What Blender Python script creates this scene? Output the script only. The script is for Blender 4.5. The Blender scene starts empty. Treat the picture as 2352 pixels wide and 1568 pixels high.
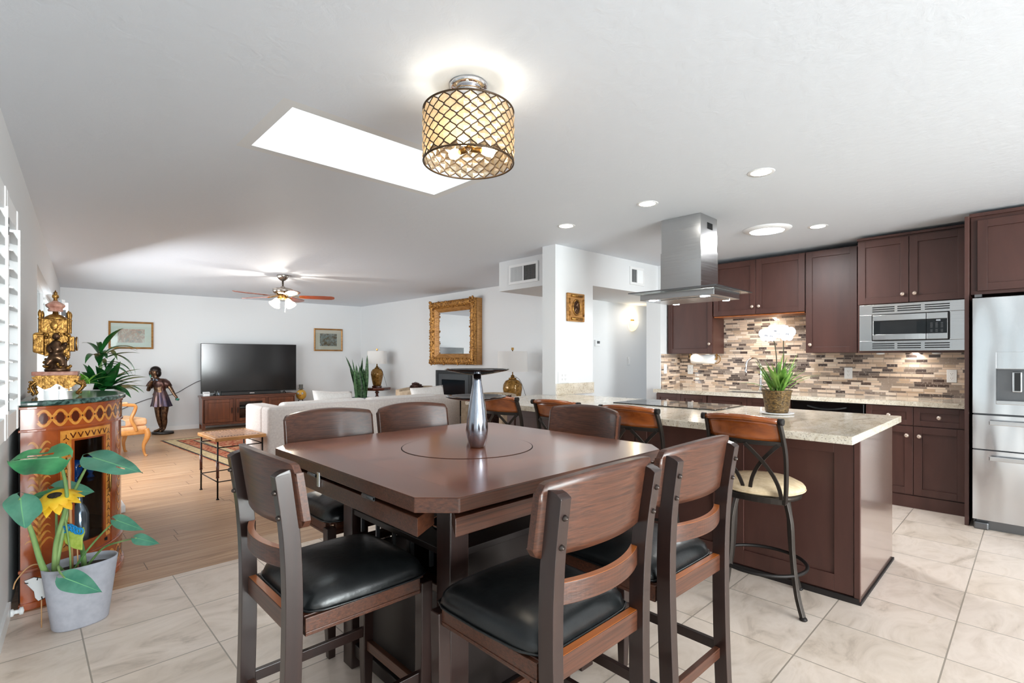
import bpy, bmesh, math, random
from mathutils import Vector, Matrix
random.seed(7)
C = bpy.context.scene.collection
PI = math.pi
R = math.radians
# ---------------------------------------------------------------- camera
EYE = 1.285
cam = bpy.data.cameras.new('camera')
cam.sensor_width = 36.0
cam.lens = 36.0 * 1164 / 2352
cam.shift_y = 38.0 / 2352
cam.clip_start = 0.02
cam_ob = bpy.data.objects.new('camera', cam)
C.objects.link(cam_ob)
cam_ob.location = (0, 0, EYE)
cam_ob.rotation_euler = (R(90), 0, R(45.97 - 90))
S = bpy.context.scene
S.camera = cam_ob
S.view_settings.view_transform = 'Standard'
S.view_settings.look = 'None'
S.view_settings.gamma = 1
S.view_settings.use_curve_mapping = False
S.view_settings.exposure = 0.97
S.cycles.max_bounces = 10
S.cycles.diffuse_bounces = 6
S.cycles.sample_clamp_indirect = 4.0
S.cycles.caustics_reflective = False
S.cycles.caustics_refractive = False
# ---------------------------------------------------------------- sky
W = bpy.data.worlds.new('sky')
S.world = W
W.use_nodes = True
wn = W.node_tree
bg = wn.nodes['Background']
sky = wn.nodes.new('ShaderNodeTexSky')
sky.sky_type = 'HOSEK_WILKIE'
sky.turbidity = 3.0
sky.ground_albedo = 0.6
sky.sun_direction = (0.3, -0.5, 0.8)
hz = wn.nodes.new('ShaderNodeMixRGB'); hz.inputs[0].default_value = 0.6; hz.inputs[2].default_value = (0.62, 0.66, 0.70, 1)   # thin bright cloud
wn.links.new(sky.outputs[0], hz.inputs[1]); wn.links.new(hz.outputs[0], bg.inputs[0])
bg.inputs[1].default_value = 0.7
# ---------------------------------------------------------------- daylight through the openings, with added fill out of view
def area(name, loc, aim, sx, sy, watts, col=(1, 1, 1), spread=180):
    l = bpy.data.lights.new(name, 'AREA')
    l.shape = 'RECTANGLE'; l.size = sx; l.size_y = sy; l.energy = watts; l.color = col
    l.spread = R(spread)
    o = bpy.data.objects.new(name, l); C.objects.link(o)
    o.location = loc
    o.rotation_euler = Vector(aim).to_track_quat('-Z', 'Y').to_euler()
    return o
def point(name, loc, watts, col=(1, 0.85, 0.65), rad=0.03):
    l = bpy.data.lights.new(name, 'POINT'); l.energy = watts; l.color = col; l.shadow_soft_size = rad
    o = bpy.data.objects.new(name, l); C.objects.link(o); o.location = loc
    return o
def spot(name, loc, watts, col=(1, 0.95, 0.88), ang=120, rad=0.05, aim=(0, 0, -1), blend=0.6):
    l = bpy.data.lights.new(name, 'SPOT'); l.energy = watts; l.color = col
    l.spot_size = R(ang); l.spot_blend = blend; l.shadow_soft_size = rad
    o = bpy.data.objects.new(name, l); C.objects.link(o); o.location = loc
    o.rotation_euler = Vector(aim).to_track_quat('-Z', 'Y').to_euler()
    return o
DAY = (0.95, 0.975, 1.0)
LW = R(-3.833)                                    # the left wall runs a little off square
def lw(x, y, z=0):                                # left wall frame -> world
    c, s = math.cos(LW), math.sin(LW)
    return (-0.29 + x * c - y * s, x * s + y * c, z)
LN = (math.cos(LW), math.sin(LW), 0)
area('fill_back_door', (1.5, -5.10, 1.1), (-0.1, 1, -0.12), 3.3, 2.0, 365, DAY)  # strong fill from an unseen back door, placed and widened for the light
area('fill_dining_window', lw(-0.16, -0.75, 1.3), (LN[0], LN[1] + .25, -0.15), 2.65, 1.45, 4, DAY)  # fill from an added window, out of view
area('daylight_living_window', lw(-0.16, 7.78, 1.3), (LN[0], LN[1] + 0.3, -0.4), 4.2, 1.45, 84, DAY)
area('daylight_skylight', (1.465, 2.625, 3.25), (0, 0, -1), 1.1, 0.5, 11, DAY)

# ---------------------------------------------------------------- materials
def lin(c):
    return tuple(((v / 255) / 12.92 if v / 255 <= 0.04045 else ((v / 255 + 0.055) / 1.055) ** 2.4) for v in c) + (1.0,)
class Mat:
    def __init__(s, name, col=(200, 200, 200), rough=0.5, metal=0.0, spec=0.5, coat=0.0):
        s.m = bpy.data.materials.new(name); s.m.use_nodes = True
        s.t = s.m.node_tree; s.p = s.t.nodes['Principled BSDF']
        s.set(Base_Color=lin(col), Roughness=rough, Metallic=metal)
        s.p.inputs['Specular IOR Level'].default_value = spec
        s.p.inputs['Coat Weight'].default_value = coat
        s.p.inputs['Coat Roughness'].default_value = 0.12
    def set(s, **k):
        for a, v in k.items():
            s.p.inputs[a.replace('_', ' ')].default_value = v
        return s
    def n(s, typ, ins=None, **props):
        nd = s.t.nodes.new(typ)
        for a, v in props.items(): setattr(nd, a, v)
        for a, v in (ins or {}).items():
            if isinstance(v, bpy.types.NodeSocket): s.t.links.new(v, nd.inputs[a])
            else: nd.inputs[a].default_value = v
        return nd
    def math(s, op, a, b=0.0, c=None):
        i = {0: a, 1: b}
        if c is not None: i[2] = c
        return s.n('ShaderNodeMath', i, operation=op).outputs[0]
    def coord(s, scale=(1, 1, 1), kind='Object', rot=(0, 0, 0)):
        tc = s.n('ShaderNodeTexCoord')
        return s.n('ShaderNodeMapping', {0: tc.outputs[kind], 'Scale': scale, 'Rotation': rot}).outputs[0]
    def noise(s, vec, scale=5, detail=4, rough=0.5, dist=0.0):
        return s.n('ShaderNodeTexNoise', {'Vector': vec, 'Scale': scale, 'Detail': detail, 'Roughness': rough, 'Distortion': dist}).outputs[0]
    def ramp(s, fac, stops, interp='LINEAR'):
        r = s.n('ShaderNodeValToRGB', {0: fac})
        e = r.color_ramp; e.interpolation = interp
        while len(e.elements) < len(stops): e.elements.new(0.5)
        for el, (p, c) in zip(e.elements, stops):
            el.position = p; el.color = lin(c)
        return r.outputs[0]
    def mix(s, fac, a, b, mode='MIX'):
        m = s.n('ShaderNodeMix', data_type='RGBA', blend_type=mode)
        for k, v in ((0, fac), (6, a), (7, b)):
            if isinstance(v, bpy.types.NodeSocket): s.t.links.new(v, m.inputs[k])
            else: m.inputs[k].default_value = v
        return m.outputs[2]
    def col(s, sock): s.t.links.new(sock, s.p.inputs['Base Color']); return s
    def link(s, sock, name): s.t.links.new(sock, s.p.inputs[name]); return s
    def bump(s, h, strength=0.2, dist=0.01):
        b = s.n('ShaderNodeBump', {'Height': h, 'Strength': strength, 'Distance': dist})
        s.t.links.new(b.outputs[0], s.p.inputs['Normal']); return s
def noisy(name, c1, c2, scale=(8, 8, 8), rough=0.5, metal=0, detail=4, lo=0.35, hi=0.65, bump=0.0, dist=0.0, coat=0.0, spec=0.5, mid=None):
    m = Mat(name, c1, rough, metal, spec, coat)
    f = m.noise(m.coord(scale), 1.0, detail, 0.55, dist)
    st = [(lo, c1), (hi, c2)] if mid is None else [(lo, c1), ((lo + hi) / 2, mid), (hi, c2)]
    m.col(m.ramp(f, st))
    if bump: m.bump(f, bump, 0.01)
    return m
def emit(name, col, strength):
    m = Mat(name, col); m.p.inputs['Emission Color'].default_value = lin(col); m.p.inputs['Emission Strength'].default_value = strength
    return m
M = {}
wl = Mat('white_wall_paint', (224, 226, 228), 0.75, spec=0.25)
wl.bump(wl.noise(wl.coord((60, 60, 60)), 1, 3), 0.06, 0.004); M['wall'] = wl
ce = Mat('ceiling_paint', (220, 226, 234), 0.62, spec=0.35)
f_ = ce.noise(ce.coord((14, 14, 14)), 1, 5, 0.6, 0.6)
ce.bump(f_, 0.22, 0.01); M['ceiling'] = ce
M['white'] = Mat('white_gloss_paint', (236, 237, 238), 0.35)
M['plastic'] = Mat('white_plastic', (228, 230, 232), 0.4)
# floor tile: 0.44 x 0.46 grid
t = Mat('travertine_floor_tile', (205, 195, 182), 0.32, spec=0.4)
tc = t.n('ShaderNodeTexCoord').outputs['Object']
sx = t.n('ShaderNodeSeparateXYZ', {0: tc})
gx = t.math('DIVIDE', t.math('SUBTRACT', sx.outputs[0], 0.20), 0.44)
gy = t.math('DIVIDE', t.math('SUBTRACT', sx.outputs[1], 0.27), 0.46)
def edge(m, v, w): return m.math('LESS_THAN', m.math('SUBTRACT', 0.5, m.math('ABSOLUTE', m.math('SUBTRACT', m.math('FRACT', v), 0.5))), w)
gr = t.math('MAXIMUM', edge(t, gx, 0.0065), edge(t, gy, 0.0065))
cell = t.n('ShaderNodeCombineXYZ', {0: t.math('FLOOR', gx), 1: t.math('FLOOR', gy)}).outputs[0]
wn_ = t.n('ShaderNodeTexWhiteNoise', {0: cell}, noise_dimensions='2D')
off = t.n('ShaderNodeVectorMath', {0: wn_.outputs[1], 'Scale': 9.0}, operation='SCALE').outputs[0]
pos = t.n('ShaderNodeVectorMath', {0: tc, 1: off}, operation='ADD').outputs[0]
stretch = t.n('ShaderNodeMapping', {0: pos, 'Scale': (2.2, 4.5, 1)}).outputs[0]
n1 = t.noise(stretch, 1.3, 8, 0.62, 1.2)
base = t.ramp(n1, [(0.26, (172, 156, 141)), (0.42, (214, 198, 184)), (0.58, (228, 213, 201)), (0.76, (208, 190, 172)), (0.88, (176, 158, 140))])
tint = t.mix(t.math('MULTIPLY', wn_.outputs[0], 0.18), base, lin((206, 188, 164)))
t.col(t.mix(gr, tint, lin((158, 146, 133))))
t.bump(t.math('SUBTRACT', t.math('MULTIPLY', n1, 0.15), gr), 0.25, 0.003)
M['tile'] = t
# plank floor, boards along X
p = Mat('oak_plank_floor', (176, 132, 92), 0.38, spec=0.4)
tc = p.n('ShaderNodeTexCoord').outputs['Object']
sx = p.n('ShaderNodeSeparateXYZ', {0: tc})
py = p.math('DIVIDE', sx.outputs[1], 0.15)
row = p.math('FLOOR', py)
rofs = p.n('ShaderNodeTexWhiteNoise', {1: row}, noise_dimensions='1D').outputs[0]
px_ = p.math('ADD', p.math('DIVIDE', sx.outputs[0], 1.25), p.math('MULTIPLY', rofs, 7.0))
gap = p.math('MAXIMUM', edge(p, py, 0.012), edge(p, px_, 0.002))
pw = p.n('ShaderNodeTexWhiteNoise', {0: p.n('ShaderNodeCombineXYZ', {0: p.math('FLOOR', px_), 1: row}).outputs[0]}, noise_dimensions='2D')
o2 = p.n('ShaderNodeVectorMath', {0: pw.outputs[1], 'Scale': 5.0}, operation='SCALE').outputs[0]
v2 = p.n('ShaderNodeMapping', {0: p.n('ShaderNodeVectorMath', {0: tc, 1: o2}, operation='ADD').outputs[0], 'Scale': (1.6, 26, 1)}).outputs[0]
g1 = p.noise(v2, 1.0, 6, 0.6, 0.8)
wood = p.ramp(g1, [(0.25, (142, 106, 76)), (0.5, (178, 140, 106)), (0.75, (202, 168, 134))])
wood = p.mix(p.math('MULTIPLY', pw.outputs[0], 0.35), wood, lin((164, 132, 104)))
p.col(p.mix(gap, wood, lin((104, 72, 46))))
M['oak'] = p
def mosaic(name, ax):
    m = Mat(name, (170, 150, 130), 0.25)
    tc = m.n('ShaderNodeTexCoord').outputs['Object']
    s3 = m.n('ShaderNodeSeparateXYZ', {0: tc})
    z = m.math('DIVIDE', s3.outputs[2], 0.046)
    fz = m.math('FRACT', z)
    thin = m.math('GREATER_THAN', fz, 0.62)
    rowi = m.math('ADD', m.math('MULTIPLY', m.math('FLOOR', z), 2.0), thin)
    ro = m.n('ShaderNodeTexWhiteNoise', {1: rowi}, noise_dimensions='1D').outputs[0]
    L = m.math('ADD', 0.085, m.math('MULTIPLY', thin, 0.05))
    u = m.math('ADD', m.math('DIVIDE', s3.outputs[ax], L), m.math('MULTIPLY', ro, 13.0))
    idc = m.n('ShaderNodeCombineXYZ', {0: m.math('FLOOR', u), 1: rowi}).outputs[0]
    wv = m.n('ShaderNodeTexWhiteNoise', {0: idc}, noise_dimensions='2D')
    colr = m.ramp(wv.outputs[0], [(0.0, (214, 192, 172)), (0.2, (150, 134, 122)), (0.36, (190, 166, 144)), (0.52, (92, 78, 72)), (0.62, (222, 206, 190)), (0.76, (128, 114, 106)), (0.9, (78, 66, 62))], 'CONSTANT')
    vein = m.noise(m.n('ShaderNodeMapping', {0: tc, 'Scale': (60, 60, 60)}).outputs[0], 1, 3)
    colr = m.mix(m.math('MULTIPLY', m.math('GREATER_THAN', vein, 0.62), 0.25), colr, lin((225, 215, 205)))
    g = m.math('MAXIMUM', edge(m, u, 0.02), m.math('MAXIMUM', m.math('LESS_THAN', fz, 0.055), m.math('LESS_THAN', m.math('ABSOLUTE', m.math('SUBTRACT', fz, 0.64)), 0.028)))
    m.col(m.mix(g, colr, lin((158, 146, 136))))
    rg = m.math('ADD', 0.06, m.math('MULTIPLY', m.math('GREATER_THAN', wv.outputs[0], 0.62), -0.02))
    rg = m.math('ADD', m.math('MULTIPLY', m.math('LESS_THAN', wv.outputs[0], 0.36), 0.3), rg)
    m.link(m.math('MAXIMUM', rg, m.math('MULTIPLY', g, 0.7)), 'Roughness')
    m.bump(m.math('SUBTRACT', m.math('MULTIPLY', wv.outputs[0], 0.3), g), 0.35, 0.002)
    return m
M['mosaic_y'] = mosaic('glass_stone_mosaic', 1)
M['mosaic_x'] = mosaic('glass_stone_mosaic_return', 0)
g = Mat('cream_granite', (214, 200, 176), 0.1, spec=0.5)
big = g.noise(g.coord((2.5, 7, 7)), 1, 6, 0.65, 1.5)
sp = g.noise(g.coord((120, 120, 120)), 1, 3, 0.7)
sp2 = g.noise(g.coord((55, 55, 55)), 1, 4, 0.7)
cc = g.ramp(big, [(0.3, (172, 156, 134)), (0.45, (206, 196, 178)), (0.62, (222, 214, 200)), (0.75, (190, 172, 146))])
cc = g.mix(g.math('MULTIPLY', g.math('GREATER_THAN', sp2, 0.58), 0.45), cc, lin((158, 134, 106)))
cc = g.mix(g.math('MULTIPLY', g.math('GREATER_THAN', sp, 0.62), 0.75), cc, lin((74, 62, 54)))
g.col(cc); M['granite'] = g
def wood_mat(name, c1, c2, scale, rough=0.35, coat=0.3, mid=None, bump=0.0):
    return noisy(name, c1, c2, scale, rough, detail=6, lo=0.3, hi=0.7, dist=0.6, coat=coat, mid=mid, bump=bump)
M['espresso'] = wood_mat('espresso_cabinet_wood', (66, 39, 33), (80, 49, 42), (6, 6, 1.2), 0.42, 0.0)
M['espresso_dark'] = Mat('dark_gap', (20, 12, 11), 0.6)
M['end_panel'] = wood_mat('espresso_end_panel_reflection', (100, 76, 66), (116, 90, 79), (8, 8, 0.8), 0.2, 1.0)  # base lightened to carry the bright reflection on the island end
M['walnut_h'] = wood_mat('dark_walnut_across', (52, 28, 18), (93, 53, 35), (4, 100, 190), 0.36, 0.15, bump=0.06)
M['walnut_v'] = wood_mat('dark_walnut_upright', (34, 20, 17), (48, 29, 24), (24, 24, 1.6), 0.34, 0.3)
M['amber_edge'] = wood_mat('worn_amber_wood', (142, 72, 22), (178, 98, 36), (3, 20, 20), 0.35, 0.3)
M['table_top'] = wood_mat('walnut_table_veneer', (110, 57, 35), (150, 86, 55), (1.6, 9, 9), 0.2, 0.45)
M['table_border'] = wood_mat('walnut_table_border', (96, 49, 30), (126, 69, 44), (9, 1.8, 9), 0.2, 0.45)
M['black_wood'] = Mat('near_black_wood', (26, 17, 15), 0.4)
M['honey'] = wood_mat('honey_stained_wood', (112, 54, 20), (166, 88, 36), (6, 2.2, 14), 0.2, 0.7)
lt = noisy('black_leather', (16, 18, 19), (24, 26, 27), (30, 30, 30), 0.3, bump=0.12); M['leather'] = lt
M['iron'] = Mat('dark_bronze_iron', (58, 52, 48), 0.38, 0.7)
M['iron_black'] = Mat('black_iron', (38, 34, 33), 0.5, 0.6)
M['cream'] = noisy('cream_suede', (198, 174, 140), (216, 194, 162), (40, 40, 40), 0.8)
st = Mat('brushed_stainless', (196, 197, 198), 0.24, 1.0)
st.link(st.math('ADD', 0.17, st.math('MULTIPLY', st.noise(st.coord((2, 2, 120)), 1, 2), 0.14)), 'Roughness'); M['steel'] = st
sf = Mat('wavy_fridge_steel', (206, 207, 209), 0.2, 1.0)
sf.bump(sf.noise(sf.coord((3, 5, 1.6)), 1, 1, 0.4), 0.5, 0.05); M['fridge_steel'] = sf
M['steel_dark'] = Mat('dark_grey_steel', (112, 113, 115), 0.35, 0.9)
M['chrome'] = Mat('polished_chrome', (225, 225, 228), 0.06, 1.0)
M['gun'] = noisy('hammered_silver', (150, 154, 166), (196, 198, 206), (8, 8, 5), 0.16, 1.0)
M['black_gloss'] = Mat('black_glass', (9, 9, 10), 0.05, spec=0.6)
M['screen'] = Mat('television_screen', (26, 26, 27), 0.13, spec=0.6)
M['black'] = Mat('black_plastic', (18, 18, 19), 0.42)
M['dark_hole'] = Mat('dark_void', (8, 8, 9), 0.9)
M['gold'] = noisy('gilded_bronze', (112, 76, 34), (196, 148, 78), (50, 50, 50), 0.38, 0.8, bump=0.3)
M['gold_carved'] = noisy('gilded_carved_wood', (112, 70, 26), (206, 150, 76), (34, 34, 34), 0.42, 0.45, bump=0.8, detail=5)
M['gold_flat'] = noisy('antique_gold_wood', (150, 104, 54), (190, 140, 80), (10, 10, 60), 0.45, 0.3)
M['bronze_fig'] = noisy('dark_bronze_figure', (62, 46, 38), (120, 90, 66), (30, 30, 30), 0.3, 0.8)
M['pink_marble'] = noisy('pink_marble', (168, 112, 96), (204, 156, 138), (30, 30, 30), 0.2)
M['green_marble'] = noisy('green_marble', (30, 52, 48), (112, 146, 138), (9, 22, 22), 0.12, lo=0.42, hi=0.75, dist=2.0, detail=7)
M['mirror'] = Mat('mirror_glass', (240, 242, 243), 0.015, 1.0)
gl = Mat('thin_clear_glass', (235, 240, 240), 0.03)
tr = gl.n('ShaderNodeBsdfTransparent', {0: (0.94, 0.97, 0.96, 1)}); go = gl.n('ShaderNodeBsdfGlossy', {'Roughness': 0.03})
fr = gl.n('ShaderNodeFresnel', {0: 1.45}); mx = gl.n('ShaderNodeMixShader', {0: gl.math('MULTIPLY', fr.outputs[0], 0.6), 1: tr.outputs[0], 2: go.outputs[0]})
gl.t.links.new(mx.outputs[0], gl.t.nodes['Material Output'].inputs[0]); M['glass'] = gl
M['sofa'] = noisy('off_white_upholstery', (206, 198, 194), (220, 213, 208), (50, 50, 50), 0.9, bump=0.1)
M['sofa_light'] = noisy('white_cushion_fabric', (226, 222, 218), (236, 233, 230), (50, 50, 50), 0.9)
M['beige'] = noisy('beige_velvet', (176, 156, 132), (198, 180, 156), (20, 20, 20), 0.85)
M['peach'] = noisy('peach_upholstery', (214, 166, 122), (228, 184, 142), (24, 24, 24), 0.85)
M['blond'] = wood_mat('blond_carved_wood', (184, 122, 60), (216, 156, 90), (8, 8, 8), 0.38, 0.3)
M['shag'] = noisy('dark_brown_shag', (40, 22, 18), (78, 48, 40), (60, 60, 60), 0.95)
M['cab_wood'] = wood_mat('reddish_media_wood', (74, 38, 22), (122, 66, 38), (16, 16, 1.5), 0.32, 0.4)
M['cab_wood_h'] = wood_mat('reddish_media_wood_across', (70, 36, 22), (112, 60, 36), (1.5, 16, 16), 0.32, 0.4)
M['shade'] = Mat('white_linen_shade', (226, 224, 222), 0.85); M['shade'].set(Transmission_Weight=0.0)
M['amber_crackle'] = noisy('amber_crackle_ceramic', (92, 62, 22), (178, 134, 66), (26, 26, 26), 0.12, 0.2, lo=0.3, hi=0.7, detail=8)
M['brass'] = Mat('aged_brass', (150, 112, 60), 0.3, 0.9)
M['nickel'] = Mat('brushed_nickel', (168, 160, 152), 0.25, 1.0); M['bolt'] = Mat('dark_bronze_bolt', (84, 76, 72), 0.3, 1.0)
M['cherry'] = wood_mat('dark_cherry_wood', (66, 30, 22), (98, 48, 34), (8, 8, 8), 0.25, 0.5)
M['fan_blade'] = wood_mat('red_brown_fan_blade', (112, 44, 18), (150, 66, 28), (6, 6, 6), 0.3, 0.4)
def leaf_mat(name, c1, c2, rough=0.35, sc=(9, 9, 9)):
    m = noisy(name, c1, c2, sc, rough); m.p.inputs['Subsurface Weight'].default_value = 0.0
    return m
M['monstera'] = leaf_mat('glossy_monstera_leaf', (36, 116, 74), (92, 178, 116), 0.28, (6, 6, 6))
M['monstera_blue'] = leaf_mat('blue_green_leaf', (44, 118, 98), (104, 166, 140), 0.3, (6, 6, 6))
M['vein'] = Mat('pale_leaf_vein', (130, 196, 140), 0.4)
M['stem'] = noisy('green_stem', (86, 132, 74), (150, 178, 112), (10, 10, 4), 0.45)
M['leaf_dark'] = leaf_mat('dark_tropical_leaf', (16, 74, 30), (44, 122, 54))
M['leaf_lime'] = leaf_mat('lime_leaf', (100, 176, 40), (150, 212, 80))
M['leaf_orchid'] = leaf_mat('grass_green_leaf', (64, 112, 34), (140, 178, 84), 0.4, (14, 14, 5))
M['snake'] = noisy('mottled_snake_leaf', (18, 52, 34), (92, 132, 88), (14, 14, 60), 0.4, detail=5)
M['petal'] = Mat('white_petal', (206, 206, 214), 0.7)
M['yellow'] = noisy('yellow_petal', (240, 176, 14), (252, 212, 60), (14, 14, 14), 0.6)
M['soil'] = noisy('dark_soil', (22, 18, 15), (58, 46, 38), (60, 60, 60), 0.95, bump=0.8)
M['grey_pot'] = noisy('pale_grey_concrete', (170, 172, 184), (182, 184, 195), (30, 30, 30), 0.75)
M['bamboo'] = Mat('bamboo_cane', (196, 150, 104), 0.5)
M['rattan'] = noisy('gold_brown_wicker', (58, 42, 20), (128, 98, 52), (60, 60, 90), 0.4, 0.2, bump=0.9)
M['white_ceramic'] = Mat('white_ceramic', (240, 240, 243), 0.15)
M['blue'] = Mat('blue_ribbon', (20, 140, 206), 0.5)
M['lime_felt'] = noisy('lime_felt', (156, 180, 66), (188, 204, 100), (40, 40, 40), 0.9)
M['blue_glass'] = Mat('cobalt_glass', (10, 60, 130), 0.08)
M['silver_glass'] = Mat('silver_bottle', (150, 158, 178), 0.12, 0.7)
M['mahogany'] = noisy('polished_mahogany', (130, 54, 20), (176, 86, 38), (5, 5, 2.5), 0.18, coat=0.6, dist=0.8, detail=6)
M['inlay'] = noisy('honey_marquetry_inlay', (196, 122, 44), (226, 158, 74), (20, 20, 20), 0.25, coat=0.4)
M['inlay_dark'] = Mat('dark_marquetry_inlay', (84, 34, 18), 0.2, coat=0.5)
M['rug'] = None
rg = Mat('persian_rug_pile', (140, 60, 44), 0.95, spec=0.1)
v = rg.coord((1, 1, 1))
vo = rg.n('ShaderNodeTexVoronoi', {'Vector': v, 'Scale': 16.0}).outputs[0]
nz = rg.noise(v, 26, 4)
rg.col(rg.mix(rg.math('GREATER_THAN', nz, 0.52), rg.ramp(vo, [(0.2, (150, 72, 52)), (0.5, (122, 50, 38)), (0.7, (176, 132, 98))]), lin((168, 110, 84)))); M['rug'] = rg
M['rug_cream'] = noisy('rug_cream_border', (150, 128, 92), (190, 168, 128), (30, 30, 30), 0.95)
M['rug_dark'] = Mat('rug_dark_edge', (40, 28, 24), 0.95)
M['tiled_top'] = noisy('mosaic_stone_top', (124, 70, 42), (206, 158, 116), (46, 46, 46), 0.35, detail=3)
pic = Mat('figure_painting', (140, 120, 110), 0.4)
pn = pic.noise(pic.coord((22, 22, 22)), 1, 6, 0.7, 0.8)
pic.col(pic.ramp(pn, [(0.3, (66, 60, 58)), (0.42, (150, 140, 132)), (0.5, (170, 120, 100)), (0.58, (196, 188, 178)), (0.72, (96, 84, 74))])); M['picture'] = pic
pic2 = Mat('landscape_painting', (120, 110, 100), 0.4)
pn = pic2.noise(pic2.coord((18, 18, 24)), 1, 6, 0.7, 0.8)
pic2.col(pic2.ramp(pn, [(0.3, (70, 58, 46)), (0.45, (124, 104, 84)), (0.55, (142, 156, 160)), (0.7, (180, 150, 120))])); M['picture_brown'] = pic2
M['mat_board'] = Mat('pale_mat_board', (214, 220, 214), 0.8)
M['mat_cream'] = Mat('cream_mat_board', (222, 212, 200), 0.8)
M['fireplace'] = Mat('charcoal_metal', (52, 55, 58), 0.4, 0.3)
M['fire_glass'] = Mat('dark_blue_black_glass', (14, 22, 28), 0.1)
M['lamp_can'] = emit('lit_led_lens', (255, 250, 240), 14)
M['tube_lens'] = emit('daylight_tube_lens', (255, 255, 255), 9)
M['bulb'] = emit('lit_bulb', (255, 232, 190), 8)
M['shade_lit'] = emit('lit_frosted_glass', (255, 240, 210), 5)
sl_ = M['shade_lit']; mt_ = sl_.n('ShaderNodeMixShader', {0: 0.5, 1: sl_.p.outputs[0], 2: sl_.n('ShaderNodeBsdfTransparent').outputs[0]}); sl_.t.links.new(mt_.outputs[0], sl_.t.nodes['Material Output'].inputs[0])
M['sconce_lit'] = emit('lit_alabaster', (255, 226, 160), 0.9)
M['led_blue'] = emit('cool_led_lens', (225, 240, 255), 20)
M['digit'] = emit('display_digits', (200, 205, 210), 0.5)
cr = Mat('amber_crystal', (240, 214, 170), 0.06)
tr = cr.n('ShaderNodeBsdfTransparent', {0: lin((252, 244, 228))}); go = cr.n('ShaderNodeBsdfGlossy', {0: lin((255, 246, 232)), 'Roughness': 0.12})
tl = cr.n('ShaderNodeBsdfTranslucent', {0: lin((240, 214, 176))})
m1 = cr.n('ShaderNodeMixShader', {0: 0.45, 1: tr.outputs[0], 2: tl.outputs[0]})
m2 = cr.n('ShaderNodeMixShader', {0: 0.25, 1: m1.outputs[0], 2: go.outputs[0]})
cr.t.links.new(m2.outputs[0], cr.t.nodes['Material Output'].inputs[0]); M['crystal'] = cr
M['lattice'] = Mat('bronze_lattice', (66, 48, 28), 0.4, 0.4)
M['copper'] = Mat('copper_rim', (200, 130, 96), 0.25, 0.9)
M['beak'] = Mat('orange_enamel', (205, 156, 62), 0.35)
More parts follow.
